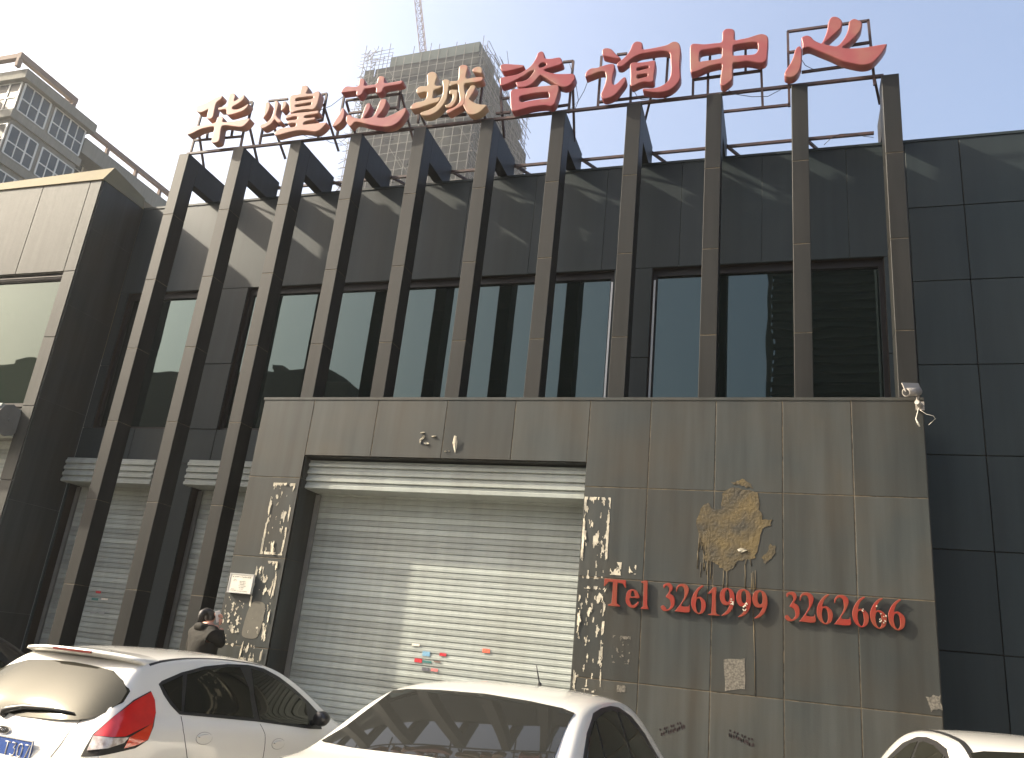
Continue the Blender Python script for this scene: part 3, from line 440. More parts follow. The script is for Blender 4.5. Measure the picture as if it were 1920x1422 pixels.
BB(mb.build('coping', M['cream']))
mb = MB(); mb.box(-16.5, -12.03, BY+.08, BY+.16, 7.2, 7.33); mb.box(-16.5, -12.03, BY+.06, BY+.16, 4.85, 4.91); mb.box(-12.09, -12.03, BY+.08, BY+.16, 4.91, 7.2); mb.box(-14.3, -14.23, BY+.08, BY+.16, 4.91, 7.2)
mb.box(-16.5, -12.03, BY+.02, BY+.05, 7.245, 7.262)
f = BB(mb.build('window', M['frame']))
mb = MB(); mb.box(-16.5, -12.09, BY+.11, BY+.125, 4.91, 7.2); q = mb.build('pane', M['glassL']); q.parent = f
s4 = shutter(-16.5, -12.05, 0, 4.3, 10.2, (-16.5, -12.03, 4.31, 4.78, 9.6), BB)
mb = MB(); n = 10; pts = [(-12.025, 9.77+.24*math.cos(2*math.pi*(i+.5)/n), 4.54+.27*math.sin(2*math.pi*(i+.5)/n)) for i in range(n)]
A = [mb.bm.verts.new(p) for p in pts]; Bv = [mb.bm.verts.new((p[0]+.03, p[1], p[2])) for p in pts]; mb.face(A); mb.face(Bv[::-1])
for i in range(n): mb.face((A[i], A[(i+1) % n], Bv[(i+1) % n], Bv[i]))
mb.tube([(-12.0, 9.77, 4.54), (-11.96, 9.77, 4.54)], .03)
q = mb.build('end_plate', M['rail']); q.parent = s4

M['dark'] = mat('black plastic', (.015, .015, .016), .35, .5)
# ---------------------------------------------------------------- rooftop sign: steel framework and characters
fr = thing('sign_framework', 'rusty steel tube framework standing on the fins and carrying the rooftop characters', 'sign frame', (-4.5, 10.2, 9.7))
def FP(o): o.location = Vector(o.location)-Vector((-4.5, 10.2, 9.7)); o.parent = fr; return o
FP(MB().bar((-10.25, 10.2, 9.722), (1.3, 10.2, 9.722), .021).build('rail', M['steel']))
FP(MB().bar((-9.2, 11.32, 9.60), (1.27, 11.32, 9.60), .021).build('rail', M['steel']))
for a, b, c, d in DATA['FRAME']:
    FP(MB().bar((a, 10.2, b), (c, 10.2, d), .017).build('strut', M['steel']))
for a, b, c, d, e, f in DATA['BRACE']:
    t = (c-9.7)/max(.01, c-f) if f < 9.7 else 1
    FP(MB().bar((a, b, c), (a+(d-a)*t, b+(e-b)*t, c+(f-c)*t) if f < 9.7 else (d+(d-a)*.25, e+.1, f+(f-c)*.25), .017).build('brace', M['steel']))
for k in range(1, 11):
    x = -10.378+k*1.1647+.19
    FP(MB().bar((x, 11.3, 9.62), (x+.75, 12.6, 9.62), .02).build('tie_bar', M['steel']))
FP(MB().bar((-9.2, 12.6, 9.62), (2.0, 12.6, 9.62), .02).build('rail', M['steel']))
def sign_mat(name, a, b, thr):
    m = mat(name, a, .38, .4, var=(.23, .08, .075), vscale=9, vfac=.25); n = m.node_tree; L = n.links.new; bs = n.nodes['Principled BSDF']
    src = bs.inputs['Base Color'].links[0].from_socket
    g = n.nodes.new('ShaderNodeNewGeometry'); t = n.nodes.new('ShaderNodeTexNoise'); t.inputs['Scale'].default_value = 1.6; t.inputs['Detail'].default_value = 2.5
    L(g.outputs['Position'], t.inputs['Vector']); r = n.nodes.new('ShaderNodeMapRange'); r.inputs[1].default_value = thr-.1; r.inputs[2].default_value = thr+.1; r.interpolation_type = 'SMOOTHSTEP'
    L(t.outputs['Fac'], r.inputs[0]); x = n.nodes.new('ShaderNodeMix'); x.data_type = 'RGBA'; L(r.outputs[0], x.inputs['Factor']); L(src, x.inputs['A']); x.inputs['B'].default_value = (*b, 1)
    L(x.outputs['Result'], bs.inputs['Base Color']); return m
TAN, RED, YEL = (.28, .165, .12), (.23, .060, .060), (.30, .215, .135)
SM = [sign_mat('faded character one', TAN, (.33, .165, .12), .5), sign_mat('faded character two', (.34, .17, .125), TAN, .5), sign_mat('faded character three', RED, (.33, .15, .10), .53),
      sign_mat('faded character four', (.32, .14, .095), YEL, .47), sign_mat('faded character five', (.23, .042, .048), (.25, .11, .088), .56), sign_mat('faded character six', (.235, .058, .060), (.25, .105, .082), .54)]
SL = [("salmon tan character at the left end of the rooftop sign, two parts above a cross", 0), ("tan character with fire radical and two slots, second on the rooftop sign", 1),
      ("character with twin crossed top bar and red sweeping base, in front of scaffolded tower", 2), ("yellowish faded character with red tips, in front of scaffolded tower", 3),
      ("deep red character above an open box shape, right of the scaffolded tower", 4), ("red character with tall curved hook enclosing a slotted box shape", 5),
      ("red character of a flat box crossed by one thick upright", 5), ("red character with two upright flame strokes above a long sweep, right end of sign", 5)]
for (nm, pieces), (lab, mi) in zip(DATA['SIGN'], SL):
    cx = sum(p[0] for p in pieces[0][0])/len(pieces[0][0]); cz = min(p[1] for pc in pieces for p in pc[0])
    t = thing('sign_character', lab, 'sign character', (cx, 10.0, cz), 0, 'characters of the rooftop sign')
    for i, (o, hs) in enumerate(pieces):
        q = curve_shape('stroke', [o]+hs, 10.0+.003*i, .15, SM[mi], None, .014)
        q.location = (-cx, -10.0, -cz); q.parent = t

WIRES = ['loose wire drooping between the second and third characters', 'loose wire hanging from the fifth character to the rail', 'wire running from the sixth character down to the rail', 'wire looping below the seventh character', 'wire dangling under the left stroke of the last character', 'tangled wires hanging on the rear rail at the right end', 'thin wire sagging below the second character', 'curl of wire under the sixth character']
for pts, lab in zip(DATA['WIRES'], WIRES):
    tag(MB().tube([(x, 10.12+.012*math.sin(i*2), z) if 'rear' not in lab else (x, 11.3, z) for i, (x, z) in enumerate(pts)], .005, 5).build('wire', M['dark']), lab, 'wire')

# ---------------------------------------------------------------- phone number letters on the porch
G = DATA['GLYPH']; seen = {}
TL = ["capital letter T, first of the red phone letters", "small red letter e of the word before the phone number", "tall thin red letter l before the phone number",
      "red digit 3 right after the word Tel", "red digit 2 of the first number, between 3 and 6", "red digit 6 of the first number, just left of the 1", "only red digit 1, in the middle of the first number",
      "red digit 9 right beside the 1, with white scraps at its waist", "middle red digit 9 of three, peeling to white and yellow", "last red digit 9 ending the first number",
      "red digit 3 starting the second number, at the wide gap", "red digit 2 next to the 3 of the second number", "red digit 6 standing between two red 2s", "red digit 2 just before three red 6s",
      "first of three red 6s in a row, white scrap on top of its bowl", "middle of three red 6s, peppered with pale chips", "last red digit 6 at the right end of the phone number"]
for (n_, dx), lab in zip(DATA['INST'], TL):
    sm, o, hs = G[n_]; x0 = sum(p[0] for p in o)/len(o); z0 = min(p[1] for p in o)
    sh = [[(a-x0, b-z0) for a, b in l] for l in [o]+hs]
    kind = 'sign_letter' if n_ in 'Tel' else 'sign_digit'
    if n_ in seen: q = seen[n_].copy(); C.objects.link(q)
    else: q = curve_shape(kind, sh, 0, .022, M['red'], None, .003, smooth=sm > 0, seg=3 if sm else 1); seen[n_] = q
    q.location = (x0+dx, 9.962, z0); tag(q, lab, 'sign letter' if n_ in 'Tel' else 'sign digit', 'red letters and digits of the phone number')
scr = random.Random(9)
def flake(mb, cx, cz, L_, Wd, ang, y, lift=.004):
    n = scr.randint(6, 9); pts = []
    for i in range(n):
        t = 2*math.pi*i/n; r = scr.uniform(.55, 1.1); a = math.cos(t)*L_*r; b = math.sin(t)*Wd*r
        x = a*math.cos(ang)-b*math.sin(ang); z = a*math.sin(ang)+b*math.cos(ang); pts.append((cx+x, y-scr.uniform(.001, lift), cz+z))
    A = [mb.bm.verts.new(p) for p in pts]; Bv = [mb.bm.verts.new((p[0], y, p[2])) for p in pts]
    c = mb.bm.verts.new((cx, y-lift*scr.uniform(.3, 1), cz))
    for i in range(n): mb.face((A[i], A[(i+1) % n], c)); mb.face((A[i], Bv[i], Bv[(i+1) % n], A[(i+1) % n]))
def scraps(x0, x1, z0, z1, n, y=9.9985, size=(.02, .09), vert=.8, edge=.5, lift=.010):
    mb = MB()
    for i in range(n):
        if scr.random() < edge: x = scr.choice((x0, x1))+scr.uniform(-.015, .015); z = scr.uniform(z0, z1)
        else: x = scr.uniform(x0, x1); z = scr.uniform(z0, z1)
        L_ = scr.uniform(*size)*(2.2 if scr.random() < .15 else 1); flake(mb, x, z, L_, L_*scr.uniform(.10, .34), (math.pi/2 if scr.random() < vert else 0)+scr.uniform(-.5, .5), y, lift)
    return mb
from mathutils import noise as NZ
def remnant(x0, x1, z0, z1, seed, fill=.5, border=.25, y=9.9985, cx=.007, cz=.009, stretch=3.2, curl=.018):
    """what is left of a pasted poster: torn vertical shreds and bits of border, standing a little off the wall"""
    mb = MB(); nx = int((x1-x0)/cx); nz = int((z1-z0)/cz); vs = {}
    def v(i, j):
        if (i, j) not in vs:
            x = x0+i*cx; z = z0+j*cz; n = NZ.noise(Vector((x*11+seed, z*4, 5)))
            vs[i, j] = mb.bm.verts.new((x+.004*NZ.noise(Vector((z*40, x*40, seed))), y-.002-max(0, n)*curl, z+.004*NZ.noise(Vector((x*50, z*50, 2)))))
        return vs[i, j]
    for i in range(nx):
        for j in range(nz):
            x = x0+i*cx; z = z0+j*cz
            n = NZ.fractal(Vector((x*22+seed*7, z*22/stretch+seed*3, seed)), 1.0, 2.0, 4)
            ex = min(i, nx-1-i)*cx; ez = min(j, nz-1-j)*cz
            b = border*(1 if min(ex, ez) < .028 else 0)*(1+NZ.noise(Vector((z*6, seed, 3)))*1.5)
            big = NZ.noise(Vector((x*5, z*3.5, seed+9)))*.35
            if n+b+big > (1-fill)*.9: mb.face((v(i, j), v(i+1, j), v(i+1, j+1), v(i, j+1)))
    return mb
def poster(mb, lab, cat='torn poster', group='torn posters on the porch piers', nm='torn_poster'): return tag(mb.build(nm, M['paper']), lab, cat, group)
mb = remnant(-6.94, -6.58, 2.72, 3.73, 1.3, .58, .45)
poster(mb, 'strip of torn poster on the left pier, upper half beside the big shutter')
poster(remnant(-6.95, -6.60, 1.32, 2.64, 4.1, .56, .42), 'torn poster shreds low on the left pier, right of the white notice')
poster(remnant(-7.32, -7.02, 1.44, 2.12, 7.7, .50, .0, stretch=1.3), 'crossed paper remnants on the left pier under the white notice')
poster(remnant(-2.395, -2.06, 2.70, 3.70, 2.6, .62, .5), 'thick torn poster strip right of the big shutter, above the phone letters')
poster(remnant(-2.38, -2.05, 1.42, 2.62, 9.2, .53, .34), 'torn poster shreds right of the big shutter, below and left of letter T')
def patch(name, pts, y, th, m, lab, cat, group=None, smooth=False, seg=3):
    return tag(curve_shape(name, [pts], y-th, th, m, None, 0, smooth=smooth, seg=seg), lab, cat, group)
M['greyp'] = mat('grey filler', (.13, .122, .10), .8, .2, var=(.10, .095, .08), vscale=12, vfac=.5)
patch('filler_patch', DATA['GREYPATCH'], 9.9985, .003, M['greyp'], 'smooth grey filler patch on the left pier among paper remnants', 'patch', None, True)
P_ = DATA['PAPERS']
M['oldp'] = mat('weathered paper', (.17, .155, .13), .85, .2, var=(.08, .075, .062), vscale=45, vfac=1, bump=.3)
def ragged(pts, amp=.006, k=4):
    out = []
    for i in range(len(pts)):
        a, b = pts[i], pts[(i+1) % len(pts)]
        for j in range(k): t = j/k; out.append((a[0]+(b[0]-a[0])*t+scr.uniform(-amp, amp), a[1]+(b[1]-a[1])*t+scr.uniform(-amp, amp)))
    return out
patch('old_notice', ragged(P_['a']), 9.9985, .002, M['oldp'], 'grey weathered paper sheet pasted below the phone number', 'notice')
patch('paper_scrap', ragged(P_['b']), 9.9985, .002, M['oldp'], 'small square paper scrap just above the roof of the middle white car', 'scrap')
patch('tape_scrap', ragged(P_['c'], .012), 9.9985, .002, M['oldp'], 'whitish tape scrap near the right edge of the porch wall', 'scrap')
for k, lab in (('e', 'crumpled cream paper scrap above letter T'), ('f', 'smaller cream paper scrap above letters e and l'), ('h', 'long peeling cream scrap above the big shutter')):
    q = P_[k]; xa, xb = min(p[0] for p in q), max(p[0] for p in q); za, zb = min(p[1] for p in q), max(p[1] for p in q)
    if k == 'h':
        mb = MB(); pts = [(xa+.02, zb), (xa+.055, zb-.01), (xa+.07, zb-.08), (xa+.065, za+.05), (xa+.05, za-.02), (xa+.02, za+.06), (xa, zb-.1)]
        f = [mb.bm.verts.new((x, 9.9985-.045*abs(math.sin(4*(z-za))), z)) for x, z in pts]; c = mb.bm.verts.new((xa+.04, 9.965, (za+zb)/2)); [mb.face((f[i], f[(i+1) % 7], c)) for i in range(7)]
        tag(mb.build('paper_scrap', M['paper']), lab, 'scrap')
    else: poster(remnant(xa, xb, za, zb, 3.3+len(lab)*.37, .70, .15, stretch=1.5), lab, 'scrap', None, 'paper_scrap')
mb = MB()
for x, z, L_, w_, a_ in ((-4.73, 4.50, .045, .010, .1), (-4.72, 4.42, .05, .022, .9), (-4.745, 4.37, .04, .010, 1.5), (-4.557, 4.447, .055, .012, .12), (-4.65, 4.345, .045, .02, -.1), (-4.36, 4.24, .016, .008, 0), (-4.31, 4.245, .012, .01, 1)): flake(mb, x, z, L_, w_, a_, 9.9985, .03)
tag(mb.build('paper_scrap', M['paper']), 'group of small torn bits left of the long peeling scrap above the big shutter', 'scrap')
q = P_['d']; xa, xb = min(p[0] for p in q), max(p[0] for p in q); za, zb = min(p[1] for p in q), max(p[1] for p in q)
mb = remnant(xa, xb, za, zb, 5.5, .42, .35, stretch=1.0, curl=.002)
tag(mb.build('paper_scrap', M['oldp']), 'speckled square of paper remnants below letter T', 'scrap')
# white chips stuck on some of the digits
def chips(x, z, lab, n, sp):
    mb = MB()
    for i in range(n): flake(mb, x+scr.uniform(-sp, sp), z+scr.uniform(-sp*1.6, sp*1.6), scr.uniform(.008, .02), .008, scr.uniform(0, 3), 9.9605, .006)
    tag(mb.build('paint_chip', M['paper']), lab, 'paint chip')
for px_, pz_, lab, n, sp in DATA['CHIPS']: chips(px_, pz_, lab, n, sp)
# glue smear with drips
M['smear'] = mat('dried glue', (.105, .078, .034), .6, .3, var=(.040, .037, .029), vscale=4.5, vfac=.9, bump=.5, bscale=28)
sme = thing('glue_smear', 'ochre brown dried glue smear with runs on the porch wall above the phone number', 'stain', (0, 9.9985, 3))
def smear_part(nm, pts, sm=True):
    o = curve_shape(nm, [[(a, b-3) for a, b in (ragged(pts, .012, 3) if sm else pts)]], -.003, .003, M['smear'], sme, 0, smooth=False); return o
smear_part('smear', DATA['SMEAR']); smear_part('smear', DATA['SMEAR2']); smear_part('smear', DATA['SMEAR3'])
mb = MB()
for a, b, c, d in DATA['DRIPS']: mb.tube([(a, 0, b-3), ((a+c)/2+.003, 0, (b+d)/2-3), (c, 0, d-3)], .0045, 5)
for i in range(46):
    x = scr.uniform(-1.0, -.84); z = scr.uniform(2.95, 3.62); mb.tube([(x, 0, z-3), (x+scr.uniform(-.01, .01), 0, z-3-scr.uniform(.05, .25))], .004, 5)
mb.build('drip', M['smear'], sme)
mb = MB(); flake(mb, -.49, 3.14, .055, .028, .1, 9.995, .02); tag(mb.build('paper_scrap', M['paper']), 'white paper scrap stuck on the brown glue smear', 'scrap')
# white notice board on the left pier
t = thing('notice_plate', 'white framed notice plate screwed to the left pier', 'notice', (-7.125, 9.96, 2.17))
M['white'] = mat('white enamel', (.62, .60, .53), .4, .5, var=(.5, .47, .4), vscale=6, vfac=.5); M['ink'] = mat('dark ink', (.04, .03, .03), .7, .2)
MB().box(-.19, .19, -.005, .0385, 0, .262, .004).build('plate', M['white'], t)
mb = MB()
for a, b, c, d in ((-.19, .19, .25, .262), (-.19, .19, 0, .012), (-.19, -.178, .012, .25), (.178, .19, .012, .25)): mb.box(a, b, -.011, -.0055, c, d)
mb.build('frame', M['alu'], t)
mb = MB(); r5 = random.Random(3)
def textline(x0, x1, z, h):
    x = x0
    while x < x1:
        for _ in range(3):
            if r5.random() < .8: a = x+r5.uniform(0, h*.6); mb.box(a, a+h*r5.uniform(.12, .4), -.0064, -.0052, z+r5.uniform(0, h*.5), z+h*r5.uniform(.6, 1))
        x += h*1.15
textline(-.14, -.02, .205, .020); textline(0, .05, .205, .020); textline(.07, .14, .205, .020)
textline(-.12, -.08, .175, .010); textline(-.13, -.07, .158, .010)
for i in range(5): textline(-.02, .07+.02*(i % 2), .155-i*.021, .011)
textline(-.13, -.09, .045, .010); textline(-.14, -.05, .028, .010); textline(-.03, .12, .024, .009); textline(0, .05, .05, .010)
mb.build('text', M['ink'], t)
# ink stamps low on the porch
def stamp(x, z, ang, lab):
    e = MB(); r6 = random.Random(int(abs(x*100)))
    for row in range(2):
        for i in range(11):
            u = -.13+i*.026; v_ = .018-row*.045; hh = .020 if row else .013
            if row == 0 and i % 3 == 1: continue
            for _ in range(3):
                a = u+r6.uniform(-.008, .008); b = v_+r6.uniform(-hh, hh)*.6
                px = x+a*math.cos(ang)-b*math.sin(ang); pz = z+a*math.sin(ang)+b*math.cos(ang)
                e.box(px-.005, px+.005, 9.9975, 9.9992, pz-hh*.75, pz+hh*.75)
    tag(e.build('ink_stamp', M['ink']), lab, 'stamp', 'black ink stamps on the porch wall')
S_ = DATA['STAMPS']
stamp(sum((S_[0][0], S_[1][0]))/2, sum((S_[0][1], S_[1][1]))/2-.02, .42, 'black ink stamp tilted upward, left of the two low on the porch wall')
stamp(sum((S_[2][0], S_[3][0]))/2, sum((S_[2][1], S_[3][1]))/2, -.28, 'black ink stamp tilted downward with drips, right of the two low on the porch wall')
# advert stickers on the shutters
ST = dict(blue=(.15, .3, .42), red=(.42, .02, .03), green=(.03, .13, .12), brown=(.16, .1, .08), black=(.09, .09, .1), pink=(.5, .16, .15), orange=(.6, .12, .07), white=(.62, .56, .48), grey=(.25, .26, .25))
for k, v_ in ST.items(): M['st_'+k] = mat('sticker '+k, v_, .4, .4, var=tuple(min(1, c*1.5+.06) for c in v_), vscale=60, vfac=.6)
labs = ['pale blue sticker, upper left of the cluster on the big shutter', 'bright red sticker at the upper right of the sticker cluster', 'dark red sticker at the left of the cluster, beside the green one', 'dark green sticker in the middle of the cluster on the big shutter',
        'brown and white sticker right of the green one', 'black and white sticker at the bottom left of the cluster', 'pink patterned sticker at the bottom right of the cluster', 'orange red sticker alone to the right on the big shutter', 'faint cream sticker just above the cluster on the big shutter']
for (nm, a, b, c, d), lab in zip(DATA['STICK'], labs):
    mb = MB(); x0, x1 = sorted((a, c)); z0, z1 = sorted((b, d)); mb.box(x0, x1, 10.494, 10.4985, z0, z1)
    tag(mb.build('sticker', M['st_'+nm]), lab, 'sticker', 'advert stickers on the shutters')
labs = ['red sticker on the left shutter between two fins', 'dark green sticker on the left shutter between two fins', 'whitish sticker beside the green one on the left shutter', 'left grey peeled sticker, lowest on the left shutter', 'right grey peeled sticker, lowest on the left shutter']
for (nm, a, b, c, d), lab in zip(DATA['STICK2'], labs):
    mb = MB(); x0, x1 = sorted((a, c)); z0, z1 = sorted((b, d)); mb.box(x0, x1, 11.216, 11.2205, z0, z1)
    tag(mb.build('sticker', M['st_'+nm]), lab, 'sticker', 'advert stickers on the shutters')

# ---------------------------------------------------------------- security camera on the porch corner
t = thing('security_camera', 'white bullet security camera with hanging cables on the top right corner of the porch', 'security camera', (1.42, 9.99, 4.9))
M['cam'] = mat('camera housing', (.27, .25, .225), .4, .5)
h = MB(); h.tube([(.02, -.12, .14), (-.13, -.28, .075)], .05, 14)
hs_ = h.build('housing', M['cam'], t)
MB().bar((.045, -.09, .196), (-.155, -.305, .128), .055, .006).build('sunshield', M['cam'], t)
MB().tube([(-.128, -.278, .0755), (-.135, -.286, .0725)], .036, 14).build('lens', M['dark'], t)
b_ = MB(); b_.tube([(.02, -.12, .10), (.0, -.10, .02)], .014, 8); b_.tube([(-.0, -.12, .012), (.06, 0, .0)], .028, 10); b_.box(.0, .09, -.02, 0, -.05, .05); b_.build('bracket', M['cam'], t)
MB().tube([(.02, -.06, -.04), (.0, -.08, -.12), (-.015, -.07, -.17), (.0, -.06, -.21), (.02, -.06, -.26)], [.004, .004, .006, .009, .008], 8).build('cable', M['white'], t)
MB().tube([(.04, -.04, -.06), (.10, -.05, -.11), (.17, -.05, -.13), (.19, -.04, -.16), (.15, -.03, -.20), (.12, -.03, -.23)], .0025, 6).build('cable', M['white'], t)

# ---------------------------------------------------------------- apartment block beyond
ap = thing('apartment_building', 'tall pale apartment block with glazed bays and rooftop beams, upper left background', 'building', (-50, 40, 0))
def AP(o): o.location = Vector(o.location)-Vector((-50, 40, 0)); o.parent = ap; return o
AX = -40.0
mb = MB(); mb.box(-60, AX-1.3, 27.3, 90, 0, 28.9); mb.box(AX-1.3, AX-.02, 27.25, 31.8, 0, 29.3); mb.box(-60, AX-4.5, 20, 27.3, 0, 28.7)
AP(mb.build('wall', M['apt']))
def apwin(x, y0, y1, z0, z1, nv, side=0):
    mb = MB(); P = .05
    def bx(a, b, c, d, t=.06):
        if side: mb.box(a, b, x-t, x-.02, c, d)
        else: mb.box(x+.02, x+t, a, b, c, d)
    for i in range(nv+1): y = y0+(y1-y0)*i/nv; wd = .05 if i in (0, nv) or i % 2 == 0 else .03; bx(y-wd, y+wd, z0, z1)
    for z in (z0, z0+(z1-z0)*.45, z1): bx(y0, y1, z-.035, z+.035, .055)
    f = AP(mb.build('window', M['aptw']))
    g = MB(); 
    if side: g.box(y0, y1, x-.03, x-.01, z0, z1)
    else: g.box(x+.01, x+.03, y0, y1, z0, z1)
    q = g.build('pane', M['aptd'] if side else M['aptg']); q.parent = f
for fl in range(9):
    z1 = 29.25-fl*2.72; z0 = z1-1.75
    if z0 < 3: break
    apwin(AX, 27.35, 29.1, z0, z1, 3); apwin(AX, 29.45, 31.7, z0, z1, 4)
    apwin(27.25, AX-2.6, AX-.1, z0, z1, 3, 1)
    apwin(AX-1.3, 31.9, 33.3, z0-.9, z1-.7, 2)
    for yy in range(4): apwin(AX-1.3, 41+yy*9, 43+yy*9, z0-.9, z1-.7, 2)
    mb = MB(); mb.box(AX-4.6, AX+.12, 27.05, 31.95, z0-.62, z0-.12); AP(mb.build('ledge', M['apt']))
mb = MB(); mb.box(AX-5, AX+.35, 26.95, 32.1, 29.32, 29.9); AP(mb.build('cornice', M['apt']))
mb = MB(); mb.box(AX-1.25, AX-.95, 32.2, 89, 28.9, 29.05); AP(mb.build('parapet', M['aptb']))
def beam(*a): AP(MB().box(*a).build('rooftop_beam', M['aptb']))
beam(AX-.35, AX-.05, 26.6, 30.7, 30.45, 30.8); beam(AX-.30, AX-.1, 26.6, 26.85, 29.9, 30.45); beam(AX-.30, AX-.1, 30.45, 30.7, 29.9, 30.45); beam(AX-4, AX-.36, 26.6, 26.9, 30.45, 30.75); beam(AX-2.5, AX-.36, 30.4, 30.65, 30.47, 30.75)
beam(AX-.3, AX-.05, 31.2, 60, 29.45, 29.75)
for y in (33.6, 36.1, 38.4, 41, 43.5, 46, 48.5): beam(AX-.28, AX-.08, y, y+.2, 28.95, 29.45)
mb = MB(); mb.box(AX-1.3, AX-.03, 31.9, 60, 27.9, 28.93); AP(mb.build('parapet', M['apt']))
beam(AX-4.9, AX-4.6, 18, 27.0, 30.2, 30.5); beam(AX-4.8, AX-4.6, 22, 22.2, 28.7, 30.2); beam(AX-4.9, AX-4.6, 18, 27.0, 29.3, 29.55)

# ---------------------------------------------------------------- unfinished tower with scaffolding, crane
tw = thing('unfinished_tower', 'grey unfinished high rise wrapped in scaffolding and netting behind the sign', 'building', (-51, 110, 0), R(-2.5))
M['net'] = mat('netted concrete', (.018, .021, .017), .9, .1, var=(.008, .009, .008), vscale=.25, vfac=.9, bump=.2)
M['pole'] = mat('scaffold pole', (.038, .040, .034), .6, .4, var=(.1, .08, .06), vscale=.6); M['netting'] = mat('pale netting', (.055, .07, .066), .9, .1)
TWX, TZ = 24.6, 105
mb = MB(); rt_ = random.Random(8)
mb.box(-TWX+.8, -.6, .8, 27, 0, TZ-4.5); mb.box(-TWX+.9, -TWX+3.1, .9, 9, TZ-3.6, TZ-1.9); mb.box(-TWX+.3, -TWX+2.4, .5, .55, TZ-3.2, TZ-.6)
mb.box(-TWX+2.4, -.9, .8, 24, TZ-3, TZ-.4)
for z in range(4, 100, 3): mb.box(-TWX+.5, -.3, .5, 27.3, z, z+.35)
mb.build('concrete_frame', M['net'], tw)
mb = MB()
for i in range(330):   # patchy netting sheets in front of the slabs
    a = rt_.randint(0, 12)*1.85; z = rt_.randint(0, 54)*1.8; ww = rt_.choice((1.85, 3.7, 5.5, 7.4)); hh = rt_.choice((1.8, 3.6))
    mb.t = rt_.uniform(-1, 1); mb.box(-TWX+a, min(-.2, -TWX+a+ww), .33, .36+rt_.uniform(0, .02), z, min(z+hh, TZ-4))
mb.build('netting', mat('dark netting', (.018, .020, .016), .9, .1, tone=.5, var=(.014, .015, .013), vscale=.6), tw)
mb = MB(); mb.box(-TWX+5.5, -1.0, .6, .65, TZ-.6, TZ+1.6); mb.box(-1.0, -.95, .65, 8, TZ-.6, TZ+1.6); mb.build('edge_netting', M['netting'], tw)
mb = MB()
def pole(p, q, r=.045): mb.bar(p, q, r)
nx = 14
for i in range(nx+1):
    x = -TWX+i*TWX/nx; top = TZ+rt_.uniform(-.5, 3.0) if 3 < i < nx else TZ+rt_.uniform(2, 5)
    pole((x, 0, 0), (x, 0, top))
    if i < 4 or i > nx-1: pole((x, 1.2, 60), (x, 1.2, top-1))
for j in range(10, 58):
    z = j*1.8; pole((-TWX-rt_.uniform(.2, 1), 0, z), (rt_.uniform(.2, .9), 0, z), .035)
    pole((0, -rt_.uniform(.2, .9), z), (0, 24, z), .035)
for i in range(1, 14):
    y = i*1.85; pole((0, y, 0), (0, y, TZ+rt_.uniform(-1, 4)))
for j in list(range(34, 61))*3:   # untidy left top corner and right edge
    for k in range(3):
        z = j*1.8+rt_.uniform(-.8, .8); x = -TWX+rt_.uniform(-.5, 2.6); pole((x, rt_.uniform(0, 1), z), (x+rt_.uniform(-2.2, 2.0), rt_.uniform(0, 1), z+rt_.uniform(-1.6, 1.6)), .04)
        x = rt_.uniform(-.3, 1.2); pole((x, rt_.uniform(0, 24), z), (x+rt_.uniform(-.3, 1.2), rt_.uniform(0, 24), z+rt_.uniform(-1.5, 1.5)), .04)
for j in range(5): pole((-TWX-1, .2, TZ+j*.8), (-TWX+6, .2, TZ+j*.8), .03)
for i in range(22):
    x = rt_.uniform(-TWX, 0); z = rt_.uniform(60, 98); s_ = rt_.choice((-1, 1)); pole((x, -.1, z), (x+s_*3.7, -.1, z+5.4), .03)
o_ = mb.build('scaffold_poles', M['pole'], tw); o_['kind'] = 'stuff'
cr = thing('tower_crane', 'thin red lattice crane jib rising above the scaffolded tower', 'crane', (-62.6, 113, 0))
M['crane'] = mat('faded crane paint', (.11, .08, .08), .6, .4)
MB().box(-.9, .9, 2, 3.8, 0, 100).build('mast', M['crane'], cr)
mb = MB(); b0 = Vector((.9, 0, 97)); d = Vector((-2.94, 0, 12.25)); s_ = Vector((.62, 0, .18)); N_ = 22
prev = None
for i in range(N_+1):
    c0 = b0+d*(i*.16); q = [c0-s_, c0+s_, c0+Vector((0, 1.1, 0))]
    if prev:
        for a in range(3): mb.bar(prev[a], q[a], .07); mb.bar(prev[a], q[(a+1) % 3], .035); mb.bar(q[a], q[(a+1) % 3], .035)
    prev = q
mb.build('jib', M['crane'], cr)

# ---------------------------------------------------------------- buildings across the road, seen only as reflections
M['opp'] = mat('dull facade', (.09, .085, .07), .85, .2, var=(.06, .055, .05), vscale=.4)
mb = MB()
for b_ in ((-62, -31, -34, -20, 0, 17.6), (-31, -27, -34, -20, 0, 17.75), (-31.2, -30.4, -24, -20.1, 17.75, 18.0), (-27, -25.3, -34, -20, 0, 16.7), (-25.3, -23.6, -34, -20, 0, 15.8), (-51, -48.5, -24, -20.5, 17.6, 18.1), (-75, -62, -34, -20, 0, 17.0)): mb.box(*b_)
tag(mb.build('street_building', M['opp']), 'long dull building with stepped roofline across the road, mirrored in the windows', 'building')
mb = MB(); mb.box(-.6, 15, -36, -20.4, 0, 24.5)
for i in range(46): mb.box(-.9, 15.3, -20.4, -20.0, 1+i*.52, 1.14+i*.52)
for x in (-.9, 1.1, 5.6, 10, 15): mb.box(x, x+.25, -20.5, -19.9, 0, 25.5)
tag(mb.build('street_building', M['opp']), 'dark slatted tower across the road, mirrored in the right hand windows', 'building')
lp = thing('street_lamp', 'street lamp across the road, mirrored in the right hand windows', 'street lamp', (-3.5, -14, 0))
MB().tube([(0, 0, 0), (0, 0, 12.6)], .07, 8).build('pole', M['opp'], lp)
